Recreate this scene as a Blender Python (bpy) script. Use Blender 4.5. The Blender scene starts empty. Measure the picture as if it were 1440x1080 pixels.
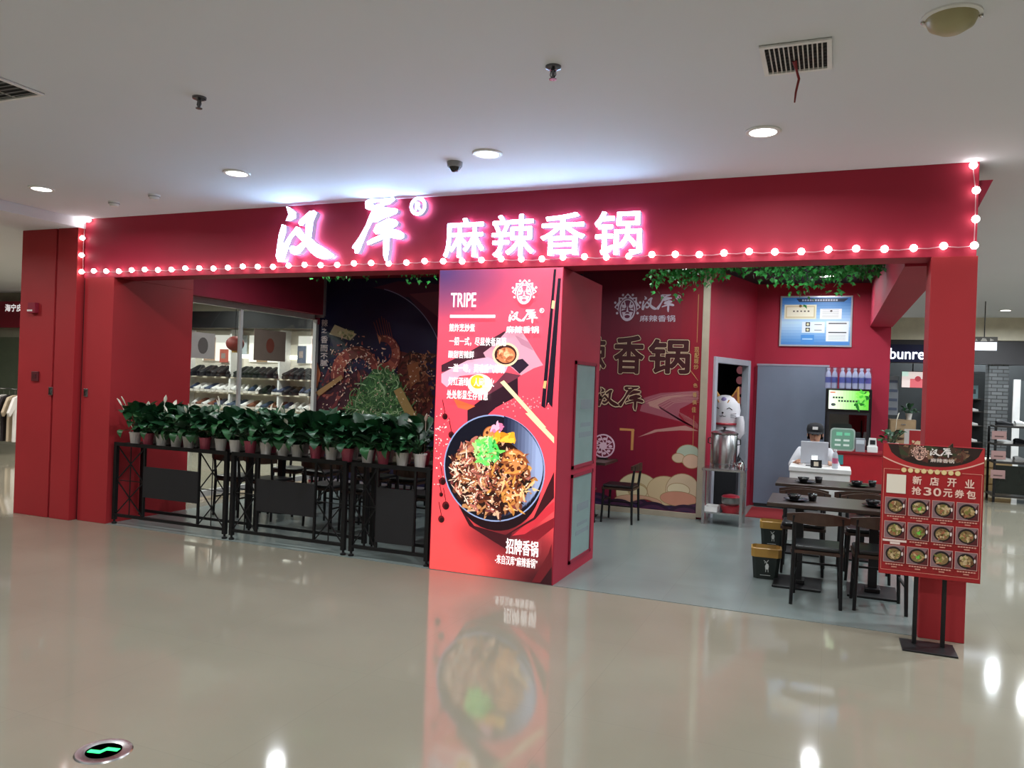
import bpy, math, random
from mathutils import Vector, Matrix

# ------------------------------------------------------------------ scene, camera, world, exposure
scene = bpy.context.scene
C = scene.collection
scene.view_settings.view_transform = 'Standard'
scene.view_settings.look = 'None'
scene.view_settings.gamma = 1.0
scene.view_settings.use_curve_mapping = False
scene.view_settings.exposure = 0.0

cam_data = bpy.data.cameras.new('camera')
cam = bpy.data.objects.new('camera', cam_data)
C.objects.link(cam)
YAW, PITCH, ROLL = -0.3876, -0.0012, 0.0356
F = Vector((math.sin(YAW) * math.cos(PITCH), math.cos(YAW) * math.cos(PITCH), math.sin(PITCH)))
R0 = Vector((math.cos(YAW), -math.sin(YAW), 0))
U0 = R0.cross(F)
Rv = R0 * math.cos(ROLL) + U0 * math.sin(ROLL)
Uv = U0 * math.cos(ROLL) - R0 * math.sin(ROLL)
m = Matrix((Rv, Uv, -F)).transposed().to_4x4()
m.translation = Vector((0, -6.2587, 1.7))
cam.matrix_world = m
cam_data.sensor_width = 36
cam_data.lens = 36 * 1099.08 / 1440
cam_data.clip_start = 0.05
scene.camera = cam

world = bpy.data.worlds.new('world')
scene.world = world
world.use_nodes = True
bg = world.node_tree.nodes['Background']
bg.inputs[0].default_value = (0.8, 0.85, 1, 1)
bg.inputs[1].default_value = 0.3

DOWNLIGHT_W = 27.0      # mall downlights, the light the place has
INNER_W = 20.0           # small lamps inside the restaurant
SIGN_E = 19.0            # lit letters
BULB_E = 12.0            # string bulbs
random.seed(7)
PI = math.pi
ORD = 'first second third fourth fifth sixth seventh eighth ninth tenth eleventh twelfth thirteenth fourteenth fifteenth sixteenth seventeenth eighteenth nineteenth'.split()

# ------------------------------------------------------------------ helpers
def lin(h):
    if isinstance(h, str):
        h = h.lstrip('#')
        v = [int(h[i:i + 2], 16) / 255 for i in (0, 2, 4)]
        return tuple(((c + .055) / 1.055) ** 2.4 if c > .04045 else c / 12.92 for c in v)
    return h

MATS = {}
def mat(name, col, rough=.5, metal=0, emit=0, vary=.06, scale=6, bump=0, spec=.5, coat=0, emit_col=None):
    if name in MATS: return MATS[name]
    M = bpy.data.materials.new(name); M.use_nodes = True
    nt = M.node_tree; b = nt.nodes['Principled BSDF']
    c = lin(col)
    b.inputs['Roughness'].default_value = rough
    b.inputs['Metallic'].default_value = metal
    b.inputs['Specular IOR Level'].default_value = spec
    b.inputs['Coat Weight'].default_value = coat
    if emit:
        b.inputs['Base Color'].default_value = (*c, 1)
        b.inputs['Emission Color'].default_value = (*(lin(emit_col) if emit_col else c), 1)
        b.inputs['Emission Strength'].default_value = emit
    else:
        tc = nt.nodes.new('ShaderNodeTexCoord')
        nz = nt.nodes.new('ShaderNodeTexNoise'); nz.inputs['Scale'].default_value = scale; nz.inputs['Detail'].default_value = 4
        rp = nt.nodes.new('ShaderNodeValToRGB')
        rp.color_ramp.elements[0].color = (*[x * (1 - vary) for x in c], 1); rp.color_ramp.elements[0].position = .3
        rp.color_ramp.elements[1].color = (*[min(1, x * (1 + vary)) for x in c], 1); rp.color_ramp.elements[1].position = .7
        nt.links.new(tc.outputs['Object'], nz.inputs['Vector'])
        nt.links.new(nz.outputs['Fac'], rp.inputs[0]); nt.links.new(rp.outputs[0], b.inputs['Base Color'])
        if bump:
            bp = nt.nodes.new('ShaderNodeBump'); bp.inputs['Strength'].default_value = bump; bp.inputs['Distance'].default_value = .01
            nt.links.new(nz.outputs['Fac'], bp.inputs['Height']); nt.links.new(bp.outputs[0], b.inputs['Normal'])
    MATS[name] = M
    return M

def print_mat(name, emit=0, rough=.4):
    """flat print: colour per face read from the mesh attribute 'Col'"""
    if name in MATS: return MATS[name]
    M = bpy.data.materials.new(name); M.use_nodes = True
    nt = M.node_tree; b = nt.nodes['Principled BSDF']
    a = nt.nodes.new('ShaderNodeAttribute'); a.attribute_name = 'Col'
    nt.links.new(a.outputs['Color'], b.inputs['Base Color'])
    b.inputs['Roughness'].default_value = rough
    if emit:
        nt.links.new(a.outputs['Color'], b.inputs['Emission Color'])
        b.inputs['Emission Strength'].default_value = emit
    MATS[name] = M
    return M

def glass_mat(name, tint=(.9, .95, .95), gloss=.08):
    if name in MATS: return MATS[name]
    M = bpy.data.materials.new(name); M.use_nodes = True
    nt = M.node_tree; nt.nodes.clear()
    o = nt.nodes.new('ShaderNodeOutputMaterial'); mx = nt.nodes.new('ShaderNodeMixShader')
    t = nt.nodes.new('ShaderNodeBsdfTransparent'); g = nt.nodes.new('ShaderNodeBsdfGlossy')
    t.inputs[0].default_value = (*tint, 1); g.inputs['Roughness'].default_value = .02
    mx.inputs[0].default_value = gloss
    nt.links.new(t.outputs[0], mx.inputs[1]); nt.links.new(g.outputs[0], mx.inputs[2]); nt.links.new(mx.outputs[0], o.inputs[0])
    MATS[name] = M
    return M

def tag(o, label=None, cat=None, group=None, kind=None):
    if label: o['label'] = label
    if cat: o['category'] = cat
    if group: o['group'] = group
    if kind: o['kind'] = kind
    return o

def thing(name, label, cat, loc=(0, 0, 0), rz=0, group=None):
    o = bpy.data.objects.new(name, None); C.objects.link(o)
    o.empty_display_size = .1
    o.location = loc; o.rotation_euler = (0, 0, rz)
    return tag(o, label, cat, group)

def copy_tree(o, parent=None):
    c = o.copy(); C.objects.link(c); c.parent = parent
    for ch in o.children: copy_tree(ch, c)
    return c

class G:
    """collects shapes that become ONE mesh object"""
    def __init__(s): s.v, s.f = [], []
    def add(s, vs, fs):
        n = len(s.v); s.v += [tuple(p) for p in vs]; s.f += [tuple(i + n for i in q) for q in fs]; return s
    def box(s, x0, y0, z0, x1, y1, z1):
        return s.add([(x0, y0, z0), (x1, y0, z0), (x1, y1, z0), (x0, y1, z0), (x0, y0, z1), (x1, y0, z1), (x1, y1, z1), (x0, y1, z1)],
                     [(0, 3, 2, 1), (4, 5, 6, 7), (0, 1, 5, 4), (1, 2, 6, 5), (2, 3, 7, 6), (3, 0, 4, 7)])
    def bar(s, p, q, w, h=None):
        p, q = Vector(p), Vector(q); h = h or w; d = (q - p).normalized()
        a = d.cross(Vector((0, 0, 1)))
        if a.length < .01: a = Vector((1, 0, 0))
        a.normalize(); b = a.cross(d); a *= w / 2; b *= h / 2
        vs = [p - a - b, p + a - b, p + a + b, p - a + b, q - a - b, q + a - b, q + a + b, q - a + b]
        return s.add(vs, [(0, 3, 2, 1), (4, 5, 6, 7), (0, 1, 5, 4), (1, 2, 6, 5), (2, 3, 7, 6), (3, 0, 4, 7)])
    def tube(s, pts, r, n=8, caps=True):
        pts = [Vector(p) for p in pts]; rs = r if isinstance(r, (list, tuple)) else [r] * len(pts)
        vs, fs = [], []; ref = None
        for i, p in enumerate(pts):
            d = (pts[min(i + 1, len(pts) - 1)] - pts[max(i - 1, 0)]).normalized()
            if ref is None:
                ref = d.cross(Vector((0, 0, 1)))
                if ref.length < .05: ref = Vector((1, 0, 0))
            a = (ref - d * ref.dot(d)).normalized(); b = d.cross(a); ref = a
            vs += [p + (a * math.cos(2 * PI * k / n) + b * math.sin(2 * PI * k / n)) * rs[i] for k in range(n)]
        for i in range(len(pts) - 1):
            for k in range(n):
                fs.append((i * n + k, i * n + (k + 1) % n, (i + 1) * n + (k + 1) % n, (i + 1) * n + k))
        if caps: fs += [tuple(range(n))[::-1], tuple(range((len(pts) - 1) * n, len(pts) * n))]
        return s.add(vs, fs)
    def lathe(s, prof, n=20, c=(0, 0, 0)):
        vs = [(c[0] + r * math.cos(2 * PI * k / n), c[1] + r * math.sin(2 * PI * k / n), c[2] + z) for r, z in prof for k in range(n)]
        fs = [(i * n + k, i * n + (k + 1) % n, (i + 1) * n + (k + 1) % n, (i + 1) * n + k) for i in range(len(prof) - 1) for k in range(n)]
        if prof[0][0] > 1e-4: fs.append(tuple(range(n))[::-1])
        if prof[-1][0] > 1e-4: fs.append(tuple(range((len(prof) - 1) * n, len(prof) * n)))
        return s.add(vs, fs)
    def ball(s, c, r, n=14, k=9, sc=(1, 1, 1)):
        prof = [(max(1e-5, math.sin(PI * i / k)), -math.cos(PI * i / k)) for i in range(k + 1)]
        g = G().lathe(prof, n)
        return s.add([(c[0] + x * r * sc[0], c[1] + y * r * sc[1], c[2] + z * r * sc[2]) for x, y, z in g.v], g.f)
    def prism(s, poly, y0, y1):
        """outline in x,z extruded from y0 (front) to y1"""
        n = len(poly)
        a = sum(poly[i][0] * poly[(i + 1) % n][1] - poly[(i + 1) % n][0] * poly[i][1] for i in range(n))
        if a < 0: poly = poly[::-1]
        vs = [(x, y0, z) for x, z in poly] + [(x, y1, z) for x, z in poly]
        fs = [tuple(range(n)), tuple(range(n, 2 * n))[::-1]] + [(i, i + n, (i + 1) % n + n, (i + 1) % n) for i in range(n)]
        return s.add(vs, fs)
    def slab(s, poly, z0, z1):
        """outline in x,y extruded in z"""
        n = len(poly)
        vs = [(x, y, z0) for x, y in poly] + [(x, y, z1) for x, y in poly]
        return s.add(vs, [tuple(range(n))[::-1], tuple(range(n, 2 * n))] + [(i, (i + 1) % n, (i + 1) % n + n, i + n) for i in range(n)])
    def mesh(s, name, m):
        me = bpy.data.meshes.new(name); me.from_pydata(s.v, [], s.f)
        for x in (m if isinstance(m, (list, tuple)) else [m]): me.materials.append(x)
        return me
    def build(s, name, m, parent=None, smooth=False, bevel=0):
        me = s.mesh(name, m); me.validate()
        if smooth: me.polygons.foreach_set('use_smooth', [True] * len(me.polygons))
        o = bpy.data.objects.new(name, me); C.objects.link(o); o.parent = parent
        if smooth:
            try: me.set_sharp_from_angle(angle=math.radians(40))
            except Exception: pass
        if bevel:
            b = o.modifiers.new('bevel', 'BEVEL'); b.width = bevel; b.segments = 2; b.limit_method = 'ANGLE'
        return o

def place(name, me, parent, loc=(0, 0, 0), rot=(0, 0, 0), sc=(1, 1, 1)):
    o = bpy.data.objects.new(name, me); C.objects.link(o); o.parent = parent
    o.location = loc; o.rotation_euler = rot; o.scale = sc
    return o

def struct(name, g, m, label=None, bevel=0, parent=None):
    o = g.build(name, m, parent, bevel=bevel)
    if parent is None: tag(o, label, None, None, 'structure')
    return o

# ---- lettering
GLYPHS = {}
def text_geo(body, extrude=0.0):
    if (body, extrude) in GLYPHS: return GLYPHS[(body, extrude)]
    c = bpy.data.curves.new('lettering', 'FONT'); c.body = body; c.extrude = extrude; c.resolution_u = 4
    o = bpy.data.objects.new('lettering', c)
    me = bpy.data.meshes.new_from_object(o)
    vs = [tuple(v.co) for v in me.vertices]; fs = [tuple(p.vertices) for p in me.polygons]
    bpy.data.objects.remove(o); bpy.data.curves.remove(c); bpy.data.meshes.remove(me)
    GLYPHS[(body, extrude)] = (vs, fs)
    return vs, fs

def text_g(body, rect, y, bold=0.0, depth=0.0, spill=False):
    """glyphs fitted to rect (x0,z0,x1,z1) on the plane y, facing -y; bold = stroke growth in metres"""
    vs, fs = text_geo(body, .5 if depth else 0)
    xs = [v[0] for v in vs]; ys = [v[1] for v in vs]
    ax, bx, ay, by = min(xs), max(xs), min(ys), max(ys)
    x0, z0, x1, z1 = rect
    if not spill: x0, z0, x1, z1 = x0 + bold, z0 + bold, x1 - bold, z1 - bold
    g = G()
    n = 0 if not bold else (8 if bold < .015 else 14)
    for k in range(n + 1):
        dx, dz = (0, 0) if k == n else (bold * math.cos(2 * PI * k / n), bold * math.sin(2 * PI * k / n))
        g.add([(x0 + dx + (v[0] - ax) / (bx - ax) * (x1 - x0), y - k * 2e-5 - (v[2] + .5 if depth else 0) * depth, z0 + dz + (v[1] - ay) / (by - ay) * (z1 - z0)) for v in vs], fs)
    return g

def text(name, body, rect, y, m, parent=None, bold=0.0, depth=0.0):
    return text_g(body, rect, y, bold, depth).build(name, m, parent)

def grow(poly, d):
    n = len(poly); out = []
    a = sum(poly[i][0] * poly[(i + 1) % n][1] - poly[(i + 1) % n][0] * poly[i][1] for i in range(n))
    sg = 1 if a > 0 else -1
    for i in range(n):
        p0, p1, p2 = (Vector(poly[i - 1]), Vector(poly[i]), Vector(poly[(i + 1) % n]))
        e1, e2 = (p1 - p0).normalized(), (p2 - p1).normalized()
        nn = Vector((e1.y + e2.y, -e1.x - e2.x)) * sg
        if nn.length > 1e-6: nn.normalize()
        out.append(tuple(p1 + nn * d))
    return out

def ell(cx, cz, rx, rz=None, n=28, a0=0, rot=0):
    rz = rz or rx; cr, sr = math.cos(rot), math.sin(rot)
    return [(cx + rx * math.cos(t) * cr - rz * math.sin(t) * sr, cz + rx * math.cos(t) * sr + rz * math.sin(t) * cr) for t in [a0 + 2 * PI * i / n for i in range(n)]]

def rect(x0, z0, x1, z1): return [(x0, z0), (x1, z0), (x1, z1), (x0, z1)]

class Print:
    """flat coloured shapes printed on a board facing -y; painter's order"""
    def __init__(s, y, step=2.5e-5): s.y = y; s.step = step; s.v = []; s.f = []; s.c = []
    def poly(s, col, pts):
        s.y -= s.step; n = len(s.v); pts = list(pts)
        a = sum(pts[i][0] * pts[(i + 1) % len(pts)][1] - pts[(i + 1) % len(pts)][0] * pts[i][1] for i in range(len(pts)))
        if a < 0: pts = pts[::-1]
        s.v += [(x, s.y, z) for x, z in pts]; s.f.append(tuple(range(n, n + len(pts)))); s.c.append(lin(col))
        return s
    def polys(s, L):
        for c, p in L: s.poly(c, p)
        return s
    def text(s, col, body, r, bold=0.0, spill=False):
        s.y -= s.step * 2; g = text_g(body, r, s.y, bold, 0, spill); s.y -= 3.2e-4; n = len(s.v); s.v += g.v
        for q in g.f: s.f.append(tuple(i + n for i in q)); s.c.append(lin(col))
        return s
    def ring(s, col, cx, cz, rx, rz, w, n=32, a0=0, a1=2 * PI):
        s.y -= s.step; k = len(s.v)
        for i in range(n + 1):
            t = a0 + (a1 - a0) * i / n
            s.v += [(cx + rx * math.cos(t), s.y, cz + rz * math.sin(t)), (cx + (rx - w) * math.cos(t), s.y, cz + (rz - w) * math.sin(t))]
        for i in range(n): s.f.append((k + 2 * i, k + 2 * i + 2, k + 2 * i + 3, k + 2 * i + 1)); s.c.append(lin(col))
        return s
    def line(s, col, pts, w):
        s.y -= s.step
        for a, b in zip(pts[:-1], pts[1:]):
            d = Vector((b[0] - a[0], b[1] - a[1])); d = d.normalized() * w / 2; k = len(s.v)
            s.v += [(a[0] + d.y, s.y, a[1] - d.x), (b[0] + d.y, s.y, b[1] - d.x), (b[0] - d.y, s.y, b[1] + d.x), (a[0] - d.y, s.y, a[1] + d.x)]
            s.f.append((k, k + 1, k + 2, k + 3)); s.c.append(lin(col))
        return s
    def grid(s, fn, x0, z0, x1, z1, nx, nz):
        """smooth printed gradient; fn(u,v) -> sRGB 0..255"""
        s.y -= s.step; k = len(s.v); cs = []
        for j in range(nz + 1):
            for i in range(nx + 1):
                s.v.append((x0 + (x1 - x0) * i / nx, s.y, z0 + (z1 - z0) * j / nz)); cs.append(lin('#%02x%02x%02x' % tuple(int(max(0, min(255, t))) for t in fn(i / nx, j / nz))))
        for j in range(nz):
            for i in range(nx):
                q = [j * (nx + 1) + i, j * (nx + 1) + i + 1, (j + 1) * (nx + 1) + i + 1, (j + 1) * (nx + 1) + i]
                s.f.append(tuple(k + t for t in q)); s.c.append([cs[t] for t in q])
        return s
    def blobs(s, n, area, cols, size, seed=1, aspect=2.2):
        """scatter of small bent pieces; area() gives x,z"""
        rd = random.Random(seed)
        for i in range(n):
            x, z = area(rd); r = size * rd.uniform(.5, 1.3); a = rd.uniform(0, PI); k = rd.uniform(1, aspect)
            ph = rd.uniform(0, 6)
            pts = []
            for j in range(9):
                t = 2 * PI * j / 9; q = 1 + .25 * math.sin(3 * t + ph)
                u, w = r * k * math.cos(t) * q, r * math.sin(t) * q / k ** .3
                pts.append((x + u * math.cos(a) - w * math.sin(a), z + u * math.sin(a) + w * math.cos(a)))
            s.poly(rd.choice(cols), pts)
        return s
    def build(s, name, m, parent=None):
        me = bpy.data.meshes.new(name); me.from_pydata(s.v, [], s.f); me.materials.append(m)
        at = me.color_attributes.new('Col', 'FLOAT_COLOR', 'CORNER'); d = []
        for q, c in zip(s.f, s.c):
            if isinstance(c, list):
                for t in c: d += [t[0], t[1], t[2], 1.0]
            else: d += [c[0], c[1], c[2], 1.0] * len(q)
        at.data.foreach_set('color', d)
        o = bpy.data.objects.new(name, me); C.objects.link(o); o.parent = parent
        return o

def disc_area(cx, cz, rx, rz):
    def f(rd):
        t = rd.uniform(0, 2 * PI); q = math.sqrt(rd.random())
        return cx + rx * q * math.cos(t), cz + rz * q * math.sin(t)
    return f

def fit_strokes(S, r, extra=0):
    pts = [p for c, s in S for p in s]
    ax, bx = min(p[0] for p in pts), max(p[0] for p in pts); az, bz = min(p[1] for p in pts), max(p[1] for p in pts)
    out = []
    for c, s in S:
        q = [(r[0] + (x - ax) / (bx - ax) * (r[2] - r[0]), r[1] + (z - az) / (bz - az) * (r[3] - r[1])) for x, z in s]
        out.append(grow(q, extra) if extra else q)
    return out

def name_mark(pr, col, r, extra=0):
    """the two brushed characters of the shop's name inside r"""
    w = r[2] - r[0]; h = r[3] - r[1]
    for q in fit_strokes(HAN, (r[0], r[1] + .12 * h, r[0] + .49 * w, r[1] + .92 * h), extra): pr.poly(col, q)
    for q in fit_strokes(KU, (r[0] + .46 * w, r[1], r[2], r[3]), extra): pr.poly(col, q)

def mask_mark(pr, col, back, r):
    """opera mask emblem: crown with beads, oval face with painted brows"""
    x0, z0, x1, z1 = r; W, H = x1 - x0, z1 - z0
    P = lambda u, v: (x0 + u * W, z0 + v * H)
    E = lambda u, v, a, b=None, n=20: ell(x0 + u * W, z0 + v * H, a * W, (b or a) * H, n)
    for u, v in ((.32, .94), (.68, .94), (.04, .67), (.96, .67), (.12, .30), (.88, .30)): pr.poly(col, E(u, v, .045, .045, 10))
    pr.poly(col, [P(.5, 1), P(.66, .84), P(.84, .86), P(.84, .70), P(.99, .51), P(.84, .40), P(.84, .36), P(.16, .36), P(.16, .40), P(.01, .51), P(.16, .70), P(.16, .86), P(.34, .84)])
    for u, v, a, b in ((.5, .88, .06, .05), (.25, .77, .04, .04), (.75, .77, .04, .04), (.11, .51, .04, .05), (.89, .51, .04, .05)): pr.poly(back, E(u, v, a, b, 8))
    pr.poly(back, E(.5, .42, .33, .41, 26)); pr.poly(col, E(.5, .41, .29, .39, 26)); pr.poly(back, E(.5, .42, .245, .34, 26))
    for sgn in (-1, 1):
        X = lambda u: .5 + sgn * u
        pr.poly(col, [P(X(.04), .52), P(X(.10), .70), P(X(.14), .74), P(X(.12), .58), P(X(.22), .62), P(X(.20), .50), P(X(.10), .47)])
        pr.poly(col, [P(X(.06), .44), P(X(.20), .46), P(X(.23), .38), P(X(.16), .40)])
        pr.poly(col, [P(X(.05), .34), P(X(.20), .34), P(X(.17), .24), P(X(.10), .27)])
    pr.poly(col, [P(.5, .58), P(.53, .38), P(.56, .34), P(.44, .34), P(.47, .38)])
    pr.poly(col, [P(.32, .28), P(.68, .28), P(.64, .12), P(.5, .05), P(.36, .12)]); pr.poly(back, E(.5, .18, .10, .06, 14))

# ------------------------------------------------------------------ outlines measured on their own planes (x, z in metres)
HAN = [
    ('s', [(-4.948,3.333),(-4.905,3.319),(-4.828,3.269),(-4.83,3.217),(-4.885,3.193),(-4.946,3.195),(-4.916,3.256)]),
    ('s', [(-4.99,3.162),(-4.943,3.146),(-4.937,3.094),(-4.975,2.973),(-4.957,2.978),(-4.866,3.085),(-4.822,3.132),(-4.791,3.126),(-4.827,3.061),(-4.87,3.016),(-4.922,2.89),(-4.953,2.798),(-5.024,2.8),(-5.051,2.853),(-5.038,2.952),(-5.022,3.068)]),
    ('s', [(-4.795,3.166),(-4.78,3.195),(-4.672,3.273),(-4.617,3.277),(-4.585,3.251),(-4.624,3.173),(-4.641,3.019),(-4.713,2.93),(-4.766,2.874),(-4.822,2.858),(-4.872,2.88),(-4.892,2.924),(-4.868,2.949),(-4.808,2.938),(-4.75,2.977),(-4.71,3.033),(-4.707,3.173),(-4.747,3.138),(-4.778,3.142)]),
    ('s', [(-4.822,3.132),(-4.777,3.119),(-4.704,3.033),(-4.641,3.013),(-4.576,2.96),(-4.465,2.905),(-4.373,2.846),(-4.408,2.818),(-4.488,2.808),(-4.571,2.832),(-4.642,2.879),(-4.729,2.976),(-4.827,3.061)]),
]
KU = [
    ('s', [(-4.052,3.309),(-4.046,3.336),(-4.008,3.351),(-3.854,3.348),(-3.747,3.352),(-3.73,3.333),(-3.789,3.295),(-3.852,3.287),(-3.904,3.323),(-3.974,3.31),(-3.948,3.287),(-3.94,3.253),(-4.004,3.251),(-4.044,3.269)]),
    ('s', [(-3.941,3.292),(-3.872,3.31),(-3.839,3.287),(-3.9,3.224),(-3.967,3.138),(-4.015,3.052),(-4.092,2.877),(-4.111,2.853),(-4.144,2.858),(-4.148,2.895),(-4.177,2.907),(-4.166,2.929),(-4.098,3.01),(-4.037,3.108),(-3.99,3.217)]),
    ('s', [(-3.9,3.224),(-3.851,3.265),(-3.737,3.254),(-3.701,3.241),(-3.704,3.209),(-3.784,3.18),(-3.847,3.166),(-3.909,3.136),(-3.967,3.138)]),
    ('s', [(-3.921,3.114),(-3.796,3.164),(-3.72,3.149),(-3.691,3.121),(-3.699,3.094),(-3.761,3.069),(-3.666,3.043),(-3.627,3.015),(-3.626,2.982),(-3.663,2.967),(-3.726,2.98),(-3.776,2.988),(-3.778,2.878),(-3.793,2.769),(-3.818,2.781),(-3.84,2.847),(-3.839,2.979),(-4.004,2.927),(-4.015,2.957),(-3.967,2.983),(-3.841,3.028),(-3.924,3.026),(-3.951,3.055),(-3.939,3.082)]),
]
SIGN = {
    '麻': (-3.221,2.786,-2.826,3.133),
    '辣': (-2.757,2.78,-2.364,3.141),
    '香': (-2.306,2.78,-1.918,3.132),
    '锅': (-1.838,2.77,-1.444,3.126),
}
REG = {
    '®': (-3.588,3.182,-3.404,3.35),
}
PTXT1 = {
    'TRIPE': (-3.158,2.356,-2.91,2.482),
    'line': (-3.16,2.261,-2.722,2.287),
    '煎炸烹炒煮': (-3.164,2.138,-2.913,2.209),
    '一招一式，尽显侠者风范': (-3.159,2.015,-2.609,2.091),
    '酸甜苦辣鲜': (-3.163,1.903,-2.911,1.97),
    '一滋一味，灵魂香气缭绕': (-3.158,1.778,-2.615,1.855),
    '灯红酒绿，人间烟火': (-3.153,1.658,-2.708,1.735),
    '处处彰显生存智慧': (-3.164,1.541,-2.763,1.622),
    'mask': (-2.574,2.374,-2.341,2.591),
    'hanku': (-2.595,2.214,-2.326,2.333),
    'reg': (-2.313,2.303,-2.269,2.344),
    '麻辣香锅': (-2.613,2.13,-2.311,2.191),
}
PTXT2 = {
    '招牌香锅': (-2.545,0.233,-2.246,0.367),
    '-来自汉库“麻辣香锅”': (-2.641,0.136,-2.251,0.217),
    'bowl': (-3.184,0.488,-2.221,1.421),
}
PART1 = [
    ('#5a3a6a', [(-3.28,2.683),(-2.974,2.677),(-3.266,2.35)]),
    ('#9a4a70', [(-2.974,2.677),(-2.79,2.673),(-3.259,2.151),(-3.266,2.35)]),
    ('#41202c', [(-2.961,1.971),(-2.635,2.153),(-2.623,2.032),(-2.761,1.92),(-2.941,1.846),(-3.244,1.775),(-3.246,1.839)]),
    ('#8c4a60', [(-3.243,1.768),(-3.081,1.843),(-2.791,1.898),(-2.774,1.85),(-3.138,1.7)]),
    ('#c892a4', [(-2.838,1.957),(-2.735,2.031),(-2.642,2.128),(-2.607,2.176),(-2.488,2.157),(-2.411,2.056),(-2.342,1.955),(-2.274,1.862),(-2.359,1.833),(-2.473,1.769),(-2.594,1.855),(-2.715,1.907),(-2.806,1.905)]),
    ('#b0788c', [(-2.545,2.115),(-2.411,2.056),(-2.365,1.982),(-2.483,2.034)]),
    ('#2a1a2c', [(-2.594,1.855),(-2.537,1.897),(-2.464,1.912),(-2.404,1.859),(-2.488,1.782),(-2.549,1.835)]),
    ('#d8a4b8', [(-3.243,1.761),(-2.989,1.887),(-2.791,1.919),(-2.594,1.855),(-2.621,1.792),(-2.801,1.78),(-3.061,1.745),(-3.183,1.642),(-3.24,1.683)]),
    ('#6a3040', [(-2.621,1.792),(-2.473,1.769),(-2.587,1.677),(-2.778,1.587),(-2.932,1.623),(-2.707,1.7)]),
    ('#2c1420', [(-2.966,1.308),(-2.972,1.447),(-2.793,1.58),(-2.502,1.748),(-2.493,1.592),(-2.699,1.48),(-2.889,1.312)]),
    ('#e8663c', [(-3.116,1.546),(-2.896,1.485),(-2.972,1.447),(-3.066,1.464)]),
]
STICKS = [
    ('#1a1020', [(-2.208,2.678),(-2.186,2.678),(-2.243,1.494),(-2.278,1.513)]),
    ('#1a1020', [(-2.169,2.6),(-2.142,2.599),(-2.178,1.504),(-2.217,1.542),(-2.239,1.494)]),
    ('#e0c08a', [(-2.213,2.413),(-2.187,2.408),(-2.193,2.339),(-2.219,2.346)]),
    ('#e6d7a8', [(-2.666,1.702),(-2.631,1.722),(-2.226,1.334),(-2.268,1.332)]),
    ('#d8b070', [(-2.262,1.728),(-2.236,1.729),(-2.245,1.662),(-2.27,1.668)]),
]
PART2 = [
    ('#e6d7a8', [(-2.422,1.445),(-2.374,1.454),(-2.153,1.256),(-2.151,1.203)]),
    ('#c8303c', [(-2.503,0.384),(-2.133,0.715),(-2.13,0.632),(-2.382,0.411)]),
    ('#7a1824', [(-2.441,0.376),(-2.128,0.577),(-2.124,0.494),(-2.289,0.351)]),
    ('#3a1018', [(-3.032,0.605),(-2.864,0.432),(-2.564,0.384),(-2.312,0.559),(-2.142,0.965),(-2.134,0.743),(-2.297,0.546),(-2.504,0.412),(-2.56,0.264),(-2.686,0.321),(-2.912,0.427)]),
    ('#5c141c', [(-2.307,0.012),(-2.167,0.267),(-2.141,0.353),(-2.128,0.018)]),
    ('#2a0a12', [(-2.232,0.013),(-2.134,0.159),(-2.131,0.018)]),
]
MPART = [
    ('#8a3440', [(-7.374,1.765),(-7.244,1.971),(-6.981,2.207),(-6.749,2.281),(-6.579,2.184),(-6.554,1.986),(-6.613,1.828),(-6.765,1.881),(-6.805,2.038),(-6.905,2.007),(-7.067,1.831),(-7.266,1.681)]),
    ('#a85a50', [(-7.174,1.944),(-6.979,2.164),(-6.78,2.238),(-6.874,2.065),(-7.069,1.888)]),
    ('#94463c', [(-6.589,2.44),(-6.459,2.469),(-6.254,2.245),(-6.143,2.051),(-6.207,1.881),(-6.5,1.868),(-6.572,2.014),(-6.378,2.103),(-6.483,2.271)]),
    ('#b8a888', [(-7.319,2.527),(-6.904,2.38),(-7.018,2.278),(-7.417,2.375)]),
    ('#a05a3c', [(-7.803,1.929),(-7.625,1.919),(-7.554,1.73),(-7.608,1.524),(-7.746,1.431),(-7.785,1.517)]),
    ('#5c2420', [(-6.153,2.135),(-5.8,2.058),(-5.525,1.432),(-5.604,1.071),(-5.883,1.001),(-6.155,1.406)]),
    ('#8a5030', [(-5.984,1.915),(-5.796,1.975),(-5.754,1.699),(-5.907,1.583)]),
    ('#3a1424', [(-7.778,1.341),(-7.369,1.648),(-6.764,1.839),(-6.558,1.674),(-6.876,1.32),(-7.03,0.939),(-7.757,0.871)]),
    ('#a88450', [(-7.64,1.44),(-7.159,1.736),(-7.122,1.679),(-7.567,1.379)]),
    ('#3f6e38', [(-6.565,1.844),(-6.269,1.809),(-6.068,1.633),(-5.943,1.304),(-5.882,0.973),(-6.659,0.931),(-7.065,0.966),(-6.876,1.32),(-6.788,1.609)]),
    ('#a08250', [(-6.192,1.517),(-6.066,1.578),(-5.713,1.065),(-5.769,0.896),(-5.952,1.136)]),
]
MTXT = {
    '辣': (-7.553,2.491,-7.435,2.608),
    '之': (-7.548,2.389,-7.444,2.468),
    '香': (-7.556,2.228,-7.424,2.345),
    '而': (-7.557,2.097,-7.418,2.199),
    '不': (-7.552,1.975,-7.412,2.068),
    '腻': (-7.548,1.864,-7.408,1.966),
    'seal': (-7.777,2.525,-7.653,2.631),
}
BOWLM = {
    'bowl': (-8.151,0.292,-5.353,3.109),
}
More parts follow.
